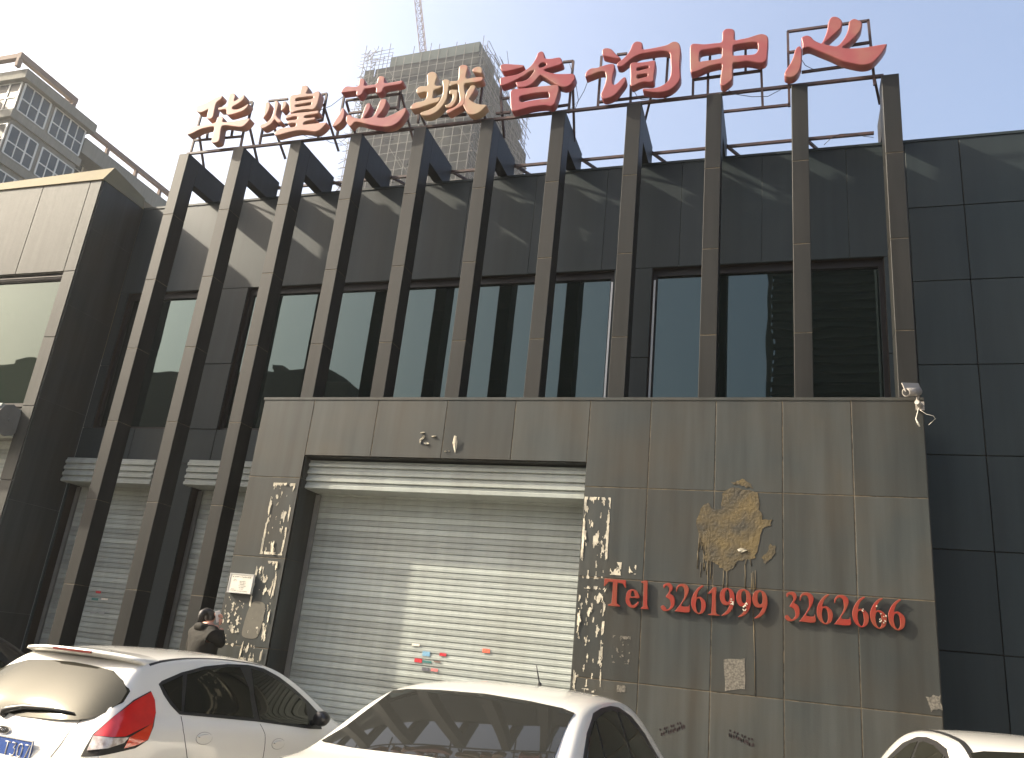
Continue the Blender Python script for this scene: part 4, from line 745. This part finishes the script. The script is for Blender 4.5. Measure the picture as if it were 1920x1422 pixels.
MB().tube([(0, 0, 12.4), (0, 0, 12.7), (0, 0, 13.3), (0, 0, 14.0)], [.08, .32, .38, .05], 10).build('lamp_head', M['opp'], lp)
# ---------------------------------------------------------------- cars
M['paint'] = mat('white car paint', (.62, .605, .56), .30, .5, coat=1)
M['paintd'] = mat('dark car paint', (.02, .018, .016), .25, .5, coat=1)
M['rubber'] = mat('black trim', (.012, .012, .012), .45, .5)
M['greyline'] = mat('painted rim shade', (.30, .29, .26), .5)  # grey that stands in for the shade around the handle recess
M['seam'] = mat('panel gap', (.03, .028, .025), .8, .2)
M['cglass'] = glass('tinted car glass', tint=(.012, .012, .009), ior=1.45, refl=(.9, .9, .85), wav=0)
M['rglass'] = glass('dusty rear glass', tint=(.024, .023, .018), ior=1.42, refl=(.55, .55, .50), rough=.07, wav=0)
M['rglass2'] = glass('clear rear glass', tint=(.020, .020, .018), ior=1.45, refl=(.9, .9, .86), rough=.02, wav=0)
M['tail'] = mat('red lamp lens', (.50, .012, .01), .12, .6, coat=1, var=(.38, .01, .008), vscale=14, vfac=.5)
M['tailo'] = mat('amber red lamp lens', (.50, .032, .008), .12, .6, coat=1)
M['clear'] = mat('clear lamp lens', (.55, .50, .45), .12, .8, coat=1, var=(.25, .18, .15), vscale=28, vfac=.8)
M['plate'] = mat('blue plate', (.02, .07, .28), .4, .5, coat=.5); M['chrome'] = mat('chrome', (.6, .6, .6), .12, metal=1)
M['rim'] = mat('alloy rim', (.4, .4, .4), .3, metal=.8); M['tyre'] = mat('tyre', (.02, .02, .02), .85)
HATCH = [# x, sill half width, belt z, belt half width, top half width, edge z, centre z
 (.00, .70, .50, .70, .66, .56, .60), (.03, .80, .62, .80, .74, .70, .72), (.08, .845, .80, .835, .77, .86, .88), (.16, .855, .95, .82, .74, 1.00, 1.02), (.30, .86, .99, .80, .68, 1.16, 1.19),
 (.46, .86, 1.00, .79, .62, 1.33, 1.36), (.60, .86, 1.00, .785, .59, 1.385, 1.425), (.95, .86, .985, .785, .575, 1.42, 1.462), (1.4, .86, .97, .785, .57, 1.43, 1.478), (1.85, .86, .95, .785, .565, 1.415, 1.468),
 (2.25, .86, .93, .785, .575, 1.385, 1.44), (2.6, .86, .91, .785, .60, 1.27, 1.33), (2.95, .86, .90, .79, .66, 1.09, 1.15), (3.2, .86, .86, .79, .72, .92, .99), (3.55, .85, .80, .77, .68, .84, .91), (3.85, .80, .66, .72, .60, .70, .76), (3.96, .66, .50, .60, .5, .54, .56)]
SEDAN = [(.00, .68, .50, .68, .62, .54, .56), (.03, .78, .64, .78, .70, .72, .74), (.08, .84, .84, .82, .74, .93, .96), (.18, .87, .95, .82, .74, 1.00, 1.045), (.40, .88, .97, .82, .74, 1.02, 1.065), (.62, .885, .965, .82, .735, 1.05, 1.085),
 (.90, .885, .955, .82, .70, 1.20, 1.235), (1.18, .885, .95, .815, .66, 1.335, 1.375), (1.40, .885, .945, .815, .64, 1.385, 1.43), (1.8, .885, .94, .815, .625, 1.415, 1.468), (2.25, .885, .93, .815, .62, 1.415, 1.475), (2.65, .885, .92, .815, .62, 1.39, 1.45),
 (3.0, .885, .91, .815, .64, 1.28, 1.34), (3.35, .885, .90, .81, .70, 1.08, 1.14), (3.7, .88, .86, .79, .72, .92, .98), (4.1, .86, .80, .77, .68, .85, .90), (4.4, .80, .66, .72, .6, .70, .76), (4.5, .66, .5, .6, .5, .54, .56)]
def car_body(st, mt, parent):
    bm = bmesh.new(); rings = []
    for x, ws, zb, wb, wt, ze, zc in st:
        zb = min(zb, ze-.03); lo = min(.3, zb-.2)
        P = [(ws*.80, .17), (ws*.96, .22), (ws, lo+.12), (ws*.998, (lo+zb)/2+.06), (ws*.992, zb-.10), (wb+.012, zb-.012), (wb-.012, zb+.012), (wb+(wt-wb)*.42-.002, zb+(ze-zb)*.42), (wt+.012, ze-.02), (wt-.035, ze+(zc-ze)*.38), (wt*.62, zc-(zc-ze)*.22), (wt*.3, zc-.004)]
        ring = [(x, y, z) for y, z in P]+[(x, 0, zc)]+[(x, -y, z) for y, z in reversed(P)]
        rings.append([bm.verts.new(p) for p in ring])
    for A, Bv in zip(rings, rings[1:]):
        for i in range(len(A)-1): bm.faces.new((A[i], A[i+1], Bv[i+1], Bv[i]))
        bm.faces.new((A[-1], A[0], Bv[0], Bv[-1]))
    bm.faces.new(rings[0]); bm.faces.new(rings[-1][::-1])
    bmesh.ops.recalc_face_normals(bm, faces=bm.faces[:])
    me = bpy.data.meshes.new('body'); bm.to_mesh(me); bm.free()
    t = bpy.data.objects.new('t', me); C.objects.link(t); md = t.modifiers.new('s', 'SUBSURF'); md.levels = 3; md.render_levels = 3
    dg = bpy.context.evaluated_depsgraph_get(); m2 = bpy.data.meshes.new_from_object(t.evaluated_get(dg)); bpy.data.objects.remove(t)
    for p in m2.polygons: p.use_smooth = True
    m2.materials.append(mt); m2.name = 'body'
    o = bpy.data.objects.new('body', m2); C.objects.link(o); o.parent = parent
    bm = bmesh.new(); bm.from_mesh(m2); bv = BVHTree.FromBMesh(bm); bm.free()
    return o, bv
AXES = {'side': (Vector((1, 0, 0)), Vector((0, 0, 1)), Vector((0, 1, 0))), 'rear': (Vector((0, 1, 0)), Vector((0, 0, 1)), Vector((1, 0, 0))),
        'diag': (Vector((.70711, .70711, 0)), Vector((0, 0, 1)), Vector((.70711, -.70711, 0))), 'top': (Vector((1, 0, 0)), Vector((0, 1, 0)), Vector((0, 0, -1)))}
def decal(name, bv, pts, axis, mt, parent, off=.004, sign=1, th=.008, step=.03, smooth=True, sm=0, fit=False):
    """a thin shell lying on the car body: outline in the (u,v) plane of the axis, pressed on along the axis; sign -1 mirrors to the right side"""
    u, v, n = [a.copy() for a in AXES[axis]]
    if sm: pts = catmull(pts, sm)
    fl = Vector((1, -1, 1))
    if axis == 'side' : D = Vector((0, -sign, 0))
    else: D = n
    bm = bmesh.new(); f = bm.faces.new([bm.verts.new((p[0], p[1], 0)) for p in pts])
    for ax in (0, 1):
        lo = min(p[ax] for p in pts); hi = max(p[ax] for p in pts); k = int((hi-lo)/step)+1
        for i in range(1, k):
            co = Vector((0, 0, 0)); co[ax] = lo+(hi-lo)*i/k; no = Vector((0, 0, 0)); no[ax] = 1
            bmesh.ops.bisect_plane(bm, geom=bm.verts[:]+bm.edges[:]+bm.faces[:], plane_co=co, plane_no=no)
    bmesh.ops.triangulate(bm, faces=[f for f in bm.faces if len(f.verts) > 4])
    cache = {}
    for vt in bm.verts:
        o = u*vt.co.x+v*vt.co.y-D*3 if axis != 'side' else u*vt.co.x+v*vt.co.y-D*3
        h = bv.ray_cast(o, D)
        if h[0] is None:
            h = bv.find_nearest(u*vt.co.x+v*vt.co.y-D*.9)
        nn = h[1] if h[1].dot(D) < 0 else -h[1]
        vt.co = h[0]+nn*off; cache[vt] = nn
    if fit:   # one smooth bent pane instead of every ripple of the body
        import numpy as np
        P_ = np.array([list(v_.co) for v_ in bm.verts]); y, z = P_[:, 1], P_[:, 2]-1.2
        Q = np.stack([np.ones_like(y), y**2, z, z**2, y*y*z, y**4], 1); c_, *_ = np.linalg.lstsq(Q, P_[:, 0], rcond=None); X_ = Q@c_; sh = min(.012, max(0, float((X_-P_[:, 0]).max())))
        for v_, x_ in zip(bm.verts, X_): v_.co.x = float(x_)-sh
    be = [e for e in bm.edges if e.is_boundary]
    r = bmesh.ops.extrude_edge_only(bm, edges=be)
    for g in r['geom']:
        if isinstance(g, bmesh.types.BMVert): g.co = g.co+D*th
    bmesh.ops.recalc_face_normals(bm, faces=bm.faces[:])
    me = bpy.data.meshes.new(name)
    if axis != 'side' and sign == -1:
        for vt in bm.verts: vt.co.y *= -1
        bmesh.ops.reverse_faces(bm, faces=bm.faces[:])
    for f in bm.faces: f.smooth = smooth
    bm.to_mesh(me); bm.free(); me.materials.append(mt)
    try: me.set_sharp_from_angle(angle=.6)
    except Exception: pass
    o = bpy.data.objects.new(name, me); C.objects.link(o); o.parent = parent; return o
def band(pts, w):
    """outline of a thin line of width w through pts"""
    L_, R_ = [], []
    for i, p in enumerate(pts):
        a = pts[max(0, i-1)]; b = pts[min(len(pts)-1, i+1)]; d = math.hypot(b[0]-a[0], b[1]-a[1]); n = (-(b[1]-a[1])/d*w/2, (b[0]-a[0])/d*w/2)
        L_.append((p[0]+n[0], p[1]+n[1])); R_.append((p[0]-n[0], p[1]-n[1]))
    return L_+R_[::-1]
def wheels(parent, xs_, w_):
    for x in xs_:
        for s in (1, -1):
            t = MB().tube([(x, s*(w_-.20), .31), (x, s*(w_-.005), .31)], .31, 28).build('wheel', M['tyre'], parent)
            q = MB().tube([(x, s*(w_-.1), .31), (x, s*(w_+.004), .31)], .2, 20).build('rim', M['rim'], t)
def arches(bv, parent, xs_):
    for x in xs_:
        for s in (1, -1):
            decal('wheel_arch', bv, [(x+.36*math.cos(t), max(.2, .31+.36*math.sin(t))) for t in [math.pi*i/14 for i in range(-1, 16)]], 'side', M['rubber'], parent, .002, s)
def mirror(parent, x, y, z, mt):
    for s in (1, -1):
        mb = MB(); mb.tube([(x-.09, s*(y+.10), z), (x-.06, s*(y+.10), z), (x, s*(y+.10), z), (x+.06, s*(y+.09), z), (x+.10, s*(y+.08), z)], [.055, .068, .070, .052, .02], 14)
        mb.bar((x, s*(y-.02), z-.05), (x, s*(y+.08), z-.03), .025, .015)
        o = mb.build('mirror', mt, parent, smooth=True)
def loc_car(name, label, X, Y, h, sc=1.0, z=0, group=None, cat='car'):
    t = thing(name, label, cat, (X, Y, z), math.pi/2-R(h), group); t.scale = (sc, sc, sc); return t
# --- left hatchback
A_ = loc_car('parked_car', 'white hatchback with blue number plate and large red tail lamp, left foreground', -5.29, 5.018, 3.2, .99)
bo, bvA = car_body(HATCH, M['paint'], A_)
CA = DATA['CARA']
for s in (1, -1):
    o = decal('side_window', bvA, CA['dlo'], 'side', M['rubber'], A_, .003, s, sm=0)
    for k in ('w1', 'w2', 'w3'): decal('pane', bvA, CA[k], 'side', M['cglass'], o, .0065, s)
    decal('door_seam', bvA, band(CA['seam1'], .006), 'side', M['seam'], A_, .0015, s, th=.004)
    decal('door_seam', bvA, band(CA['seam2'], .006), 'side', M['seam'], A_, .0015, s, th=.004)
    for hx, hz in CA['handles']:
        decal('handle_recess_shade', bvA, [(hx+.098*math.cos(t), hz+.047*math.sin(t)) for t in [2*math.pi*i/20 for i in range(20)]], 'side', M['greyline'], A_, .002, s)  # flat grey disc, its edge drawn as recess shade around the handle
        q = decal('door_handle', bvA, [(hx+.093*math.cos(t), hz+.042*math.sin(t)) for t in [2*math.pi*i/16 for i in range(16)]], 'side', M['paint'], A_, .004, s)
        q2 = decal('grip', bvA, [(hx+.08*math.cos(t)*(1 if 1 else 1), hz+.012+.012*math.sin(t)) for t in [2*math.pi*i/12 for i in range(12)]], 'side', M['paint'], q, .022, s, th=.02)
    decal('tail_lamp', bvA, CA['lamp'], 'diag', M['seam'], A_, .004, s, th=.012)
    decal('lens', bvA, CA['lampr'], 'diag', M['tail'], A_, .011, s, th=.01); decal('lens', bvA, CA['lampo'], 'diag', M['tailo'], A_, .0135, s, th=.01); decal('lens', bvA, CA['lampc'], 'diag', M['clear'], A_, .014, s, th=.01)
    decal('roof_strip', bvA, band(CA['strip'], .018), 'top', M['rubber'], A_, .002, s, th=.004)
    decal('tailgate_seam', bvA, band(CA['gate'], .007), 'rear', M['seam'], A_, .0015, s, th=.004)
rg = decal('rear_window', bvA, CA['rear'], 'rear', M['rglass'], A_, .005, th=.03, fit=True)
# spoiler with third brake lamp
mb = MB(); n = 18; T, U = [], []
for i in range(n+1):
    y = -.60+1.20*i/n; k = 1-(abs(y)/.60)**2.6; xb = .40+.10*(1-k); zt = 1.405+.03*k
    h = bvA.ray_cast(Vector((.74, y*.94, 3)), Vector((0, 0, -1)))[0]
    T.append([mb.bm.verts.new(p) for p in ((.74, y*.94, h.z+.003), (.58, y*.97, h.z+.0-.006*k+.002), (xb, y, zt), (xb-.008, y, zt-.022), (xb+.10, y*.97, zt-.055))])
for a, b in zip(T, T[1:]):
    for j in range(4): mb.face((a[j], a[j+1], b[j+1], b[j]))
mb.face(T[0]); mb.face(T[-1][::-1])
sp = mb.build('spoiler', M['paint'], A_, smooth=True)
mb = MB(); mb.bar((.403, -.20, 1.4155), (.403, .20, 1.4155), .008, .013); mb.build('brake_lamp', mat('dull brake lamp', (.13, .015, .012), .3, .5), sp)
# wiper
wp = MB(); wv = CA['wiper']
def onA(y, z, off): h = bvA.ray_cast(Vector((-3, y, z)), Vector((1, 0, 0))); return h[0]+h[1]*off
wp.tube([onA(y, z, .03) for y, z in wv], [.028, .026, .020, .016, .007], 8); wp.tube([onA(wv[0][0], wv[0][1], -.01), onA(wv[0][0], wv[0][1], .035)], .03, 10); wp.build('rear_wiper', M['rubber'], A_, smooth=True)
# emblem and plate
c0 = onA(.09, .835, .004)
eb = MB(); eb.tube([c0, c0+Vector((-.010, 0, 0))], .001, 4); eb.bm.free(); eb = MB()
def oval(mb, c, a, b, x, t, n=24):
    A = [mb.bm.verts.new((c.x-x, c.y+a*math.cos(2*math.pi*i/n), c.z+b*math.sin(2*math.pi*i/n))) for i in range(n)]; Bv = [mb.bm.verts.new((v_.co.x+t, v_.co.y, v_.co.z)) for v_ in A]
    mb.face(A); mb.face(Bv[::-1]); [mb.face((A[i], A[(i+1) % n], Bv[(i+1) % n], Bv[i])) for i in range(n)]
oval(eb, c0, .062, .029, .012, .03); em = eb.build('emblem', M['chrome'], A_)
eb = MB(); oval(eb, c0, .054, .023, .0145, .01); eb.build('field', M['dark'], em)
eb = MB()
for pts in (((-.03, .002), (-.024, .012), (-.014, .010)), ((-.028, 0), (-.016, .002)), ((-.026, .012), (-.026, -.010)), ((-.006, 0), (-.001, .006), (.003, 0), (-.002, -.006), (-.006, 0)), ((.010, .005), (.010, -.006)), ((.010, .002), (.016, .005)), ((.024, .012), (.024, -.006), (.018, 0), (.024, .004))):
    eb.tube([(c0.x-.0165, c0.y-a, c0.z+b) for a, b in pts], .0018, 5)
eb.build('lettering', M['chrome'], em)
pc = Vector(CA['platec']); pl = MB(); pl.box(pc.x-.012, pc.x, -.27, .17, pc.z-.07, pc.z+.07, .004); plo = pl.build('number_plate', M['plate'], A_)
pl = MB()
for a, b, c, d in ((-.27, .17, .062, .070), (-.27, .17, -.070, -.062), (-.27, -.262, -.062, .062), (.162, .17, -.062, .062)): pl.box(pc.x-.016, pc.x-.0125, a, b, pc.z+c, pc.z+d)
pl.build('plate_frame', M['alu'], plo)
pl = MB(); GL = {'T': [((-.02, .042), (.02, .042)), ((0, .042), (0, -.042))], '3': [((-.018, .042), (.018, .042), (.0, .010), (.014, .002), (.018, -.018), (.010, -.038), (-.006, -.042), (-.018, -.034))],
      '0': [((0, .042), (.013, .036), (.018, .02), (.018, -.02), (.013, -.036), (0, -.042), (-.013, -.036), (-.018, -.02), (-.018, .02), (-.013, .036), (0, .042))], '7': [((-.018, .042), (.018, .042), (-.004, -.042))]}
for i, ch in enumerate('T307'):
    yc = -.03-.066*i
    for st_ in GL[ch]: pl.tube([(pc.x-.0135, yc-a*1.15, pc.z-.004+b) for a, b in st_], .0038, 6)
pl.build('characters', M['white'], plo)
mirror(A_, 2.72, .80, .97, M['dark'])
arches(bvA, A_, (.72, 3.2)); wheels(A_, (.72, 3.2), .85)

# --- middle sedan
B_ = loc_car('parked_car', 'white sedan with short roof aerial in front of the big shutter, centre foreground', -1.87, 3.90, 2.8, 1.03)
bo, bvB = car_body(SEDAN, M['paint'], B_)
CB = DATA['CARB']
def sedan_parts(t, bv, CBd, paint, gl, aerial=None, mold=False):
    decal('rear_window', bv, CBd['rear'], 'rear', gl, t, .004, th=.03, fit=True)
    for s in (1, -1):
        o = decal('side_window', bv, CBd['dlo'], 'side', M['rubber'], t, .003, s, sm=0)
        for k in ('w1', 'w2', 'w3'): decal('pane', bv, CBd[k], 'side', M['cglass'], o, .0065, s)
        decal('door_seam', bv, band([(1.15, .78), (1.25, .6), (1.55, .45), (1.6, .25)], .006), 'side', M['seam'], t, .0015, s, th=.004)
        decal('door_seam', bv, band([(2.12, .92), (2.12, .25)], .006), 'side', M['seam'], t, .0015, s, th=.004)
        decal('tail_lamp', bv, [(-.12, .70), (.22, .68), (.26, .82), (.22, .90), (-.12, .88)] , 'diag', M['tail'], t, .006, s)
        for hx in (1.28, 2.25): decal('door_handle', bv, [(hx+.08*math.cos(q_), .82+.02*math.sin(q_)) for q_ in [2*math.pi*i/14 for i in range(14)]], 'side', paint, t, .02, s, th=.02)
        decal('trunk_seam', bv, band([(.66, .98), (.60, .86), (.56, .62)], .006), 'rear', M['seam'], t, .0015, s, th=.004)
        if mold: decal('roof_strip', bv, band([(1.18, .585), (1.5, .548), (2.0, .54), (2.5, .542), (2.75, .56)], .03), 'top', M['rubber'], t, .003, s, th=.004)
    decal('windscreen', bv, [(-.62, 1.02), (.62, 1.02), (.52, 1.36), (-.52, 1.36)], 'rear', gl, t, .004) if False else None
    arches(bv, t, (.85, 3.55)); wheels(t, (.85, 3.55), .875); mirror(t, 3.0, .80, .98, paint)
    h = bv.ray_cast(Vector((-3, 0, .72)), Vector((1, 0, 0)))[0]
    q = MB().box(h.x-.02, h.x+.05, -.22, .22, .62, .76, .004).build('number_plate', M['plate'], t)
    if aerial:
        x, y = aerial; h = bv.ray_cast(Vector((x, y, 3)), Vector((0, 0, -1)))[0]
        MB().tube([h-Vector((0, 0, .01)), h+Vector((0, 0, .02)), h+Vector((-.01, 0, .025)), h+Vector((-.05, .02, .14))], [.018, .014, .006, .004], 8).build('aerial', M['dark'], t)
sedan_parts(B_, bvB, CB, M['paint'], M['rglass2'], aerial=CB['aerial'])
# --- right sedan, roof only in view
C_ = loc_car('parked_car', 'white car with only its roof and left side glass in view, bottom right corner', *DATA['CARC'])
bo, bvC = car_body(SEDAN, M['paint'], C_); sedan_parts(C_, bvC, CB, M['paint'], M['cglass'], mold=True)
# --- dark car behind the hatchback
D_ = loc_car('parked_car', 'dark car whose roof edge shows at the far left behind the white hatchback', *DATA['CARD'])
bo, bvD = car_body(SEDAN, M['paintd'], D_); sedan_parts(D_, bvD, CB, M['paintd'], M['cglass'])
# ---------------------------------------------------------------- person on the phone
M['coat'] = mat('dark olive coat', (.009, .008, .006), .8, .3, var=(.018, .015, .010), vscale=9, vfac=.7, bump=.5, bscale=14); M['hair'] = mat('black hair', (.010, .008, .007), .42, .5, bump=.4, bscale=90)
M['skin'] = mat('skin', (.46, .24, .17), .5, .4); M['phone'] = mat('white phone', (.65, .6, .56), .3, .5); M['jean'] = mat('dark trousers', (.02, .022, .03), .8); M['shoe'] = mat('black shoes', (.015, .015, .015), .5)
def skinmesh(name, verts, edges, mt, parent, sub=2, root=0):
    me = bpy.data.meshes.new(name); me.from_pydata([v[0] for v in verts], edges, []); t = bpy.data.objects.new('t', me); C.objects.link(t)
    md = t.modifiers.new('k', 'SKIN'); md.use_smooth_shade = True
    for i, v in enumerate(verts):
        sv = me.skin_vertices[0].data[i]; r = v[1]; sv.radius = r if isinstance(r, tuple) else (r, r); sv.use_root = (i == root)
    s = t.modifiers.new('s', 'SUBSURF'); s.levels = s.render_levels = sub
    dg = bpy.context.evaluated_depsgraph_get(); m2 = bpy.data.meshes.new_from_object(t.evaluated_get(dg)); bpy.data.objects.remove(t)
    for p in m2.polygons: p.use_smooth = True
    m2.materials.clear(); m2.materials.append(mt); m2.name = name
    o = bpy.data.objects.new(name, m2); C.objects.link(o); o.parent = parent; return o
# local frame: +x = facing direction, +y = person's left, z up; hips at .92, top of head 1.67
pr = thing('person', 'person in dark hooded coat with tied black hair holding a white phone to the ear', 'person', DATA['PERSON'][:3], DATA['PERSON'][3])
body = [((0,0,.93),(.125,.15)),((0,0,1.12),(.11,.125)),((-.01,0,1.28),(.13,.15)),((-.01,0,1.38),(.09,.11)),((.0,0,1.45),.052),((.02,0,1.53),.07),((.025,0,1.60),.072),
  ((0,.09,.86),.085),((.01,.10,.50),.062),((-.01,.10,.10),.042),((.10,.11,.04),.038),((0,-.09,.86),.085),((.02,-.10,.50),.062),((.0,-.10,.10),.042),((.11,-.11,.04),.038),
  ((0,.17,1.36),.055),((.0,.22,1.12),.042),((.10,.20,.92),.034),((0,-.17,1.36),.055),((.12,-.23,1.17),.042),((.10,-.145,1.40),.032)]
ed = [(0,1),(1,2),(2,3),(3,4),(4,5),(5,6),(0,7),(7,8),(8,9),(9,10),(0,11),(11,12),(12,13),(13,14),(3,15),(15,16),(16,17),(3,18),(18,19),(19,20)]
skinmesh('body', body, ed, M['skin'], pr)
coat = [((0,0,.80),(.20,.24)),((0,0,1.0),(.19,.225)),((-.02,0,1.2),(.18,.225)),((-.03,0,1.33),(.14,.20)),((-.02,0,1.42),(.085,.10)),
  ((-.02,.20,1.33),.095),((-.01,.27,1.10),.075),((.08,.24,.95),.06),((-.02,-.195,1.34),.09),((.09,-.255,1.17),.07),((.095,-.165,1.35),.048)]
cto = skinmesh('coat', coat, [(0,1),(1,2),(2,3),(3,4),(3,5),(5,6),(6,7),(3,8),(8,9),(9,10)], M['coat'], pr)
hood = [((-.06,.11,1.40),.035),((-.11,.06,1.385),.052),((-.135,0,1.365),.066),((-.11,-.06,1.385),.052),((-.05,-.11,1.40),.035)]
q = skinmesh('hood', hood, [(0,1),(1,2),(2,3),(3,4)], M['coat'], pr, 2, 2)
skinmesh('trousers', [((0,0,.90),(.13,.16)),((0,.09,.80),.10),((.01,.10,.5),.078),((-.01,.10,.13),.062),((0,-.09,.80),.10),((.02,-.10,.5),.078),((.0,-.10,.13),.062)], [(0,1),(1,2),(2,3),(0,4),(4,5),(5,6)], M['jean'], pr)
for s in (1, -1): skinmesh('shoe', [((-.04,s*.105,.045),.045),((.05,s*.108,.045),.045),((.14,s*.115,.035),.036)], [(0,1),(1,2)], M['shoe'], pr, 2)
skinmesh('hair', [((.0,0,1.50),.066),((-.005,0,1.57),(.094,.092)),((.015,0,1.615),(.082,.08)),((-.09,0,1.585),.04),((-.13,0,1.56),.052),((-.145,0,1.50),.036),((-.13,0,1.44),.012),((-.02,0,1.455),.058)], [(0,1),(1,2),(1,3),(3,4),(4,5),(5,6),(0,7)], M['hair'], pr, 2, 1)
# head details: ears, nose, brow, mouth
mb = MB(); mb.tube([(.02,.078,1.545),(.015,.088,1.56),(.01,.086,1.58)], [.012,.018,.008], 8); mb.tube([(.02,-.078,1.545),(.015,-.088,1.56),(.01,-.086,1.58)], [.012,.018,.008], 8); mb.tube([(.092,0,1.575),(.115,0,1.55),(.098,0,1.54)], [.006,.014,.010], 8); mb.build('ears_and_nose', M['skin'], pr, smooth=True)
mb = MB(); mb.tube([(.092,.035,1.572),(.10,.033,1.572)], .010, 8); mb.tube([(.092,-.035,1.572),(.10,-.033,1.572)], .010, 8); mb.build('eyes', M['dark'], pr, smooth=True)
mb = MB(); mb.tube([(.088,-.022,1.512),(.096,0,1.514),(.088,.022,1.512)], [.004,.007,.004], 8); mb.build('lips', mat('lips', (.35,.1,.09), .5), pr, smooth=True)
# right hand closed around the phone
H = Vector((.085, -.135, 1.43))
skinmesh('hand', [(H, .024), (H+Vector((-.008,.004,.045)), (.034,.017)), (H+Vector((-.014,.008,.085)), (.034,.014))], [(0,1),(1,2)], M['skin'], pr, 2, 1)
for i in range(4):
    a = H+Vector((-.036+.017*i, .004, .09)); L_ = (.028, .034, .036, .030)[i]
    skinmesh('finger', [(a, .0085), (a+Vector((-.004,.010,L_)), .008), (a+Vector((-.004,.030,L_+.012)), .007), (a+Vector((-.003,.042,L_+.004)), .006)], [(0,1),(1,2),(2,3)], M['skin'], pr, 1)
skinmesh('thumb', [(H+Vector((.016,.004,.03)), .011), (H+Vector((.032,.018,.058)), .010), (H+Vector((.026,.036,.082)), .008)], [(0,1),(1,2)], M['skin'], pr, 1)
ph = MB(); ph.box(-.036, .036, -.0045, .0045, -.072, .072, .003); po = ph.build('phone', M['phone'])
tag(po, 'white mobile phone held at the ear of the person in the dark coat', 'phone')
pm = Matrix.Translation(Vector(DATA['PERSON'][:3])) @ Matrix.Rotation(DATA['PERSON'][3], 4, 'Z') @ Matrix.Translation(Vector((.045, -.108, 1.535))) @ Matrix.Rotation(-.35, 4, 'Y') @ Matrix.Rotation(-.08, 4, 'X')
po.matrix_world = pm
# ---------------------------------------------------------------- hazy spring air
mb = MB(); mb.box(-330, 160, -60, 330, -1, 135)
hz = bpy.data.materials.new('haze'); hz.use_nodes = True; n = hz.node_tree
for x in list(n.nodes):
    if x.type != 'OUTPUT_MATERIAL': n.nodes.remove(x)
v = n.nodes.new('ShaderNodeVolumePrincipled'); v.inputs['Color'].default_value = (.93, .95, .97, 1); v.inputs['Density'].default_value = .0007; v.inputs['Anisotropy'].default_value = .55
n.links.new(v.outputs[0], n.nodes['Material Output'].inputs['Volume'])
tag(mb.build('haze', hz), kind='stuff')
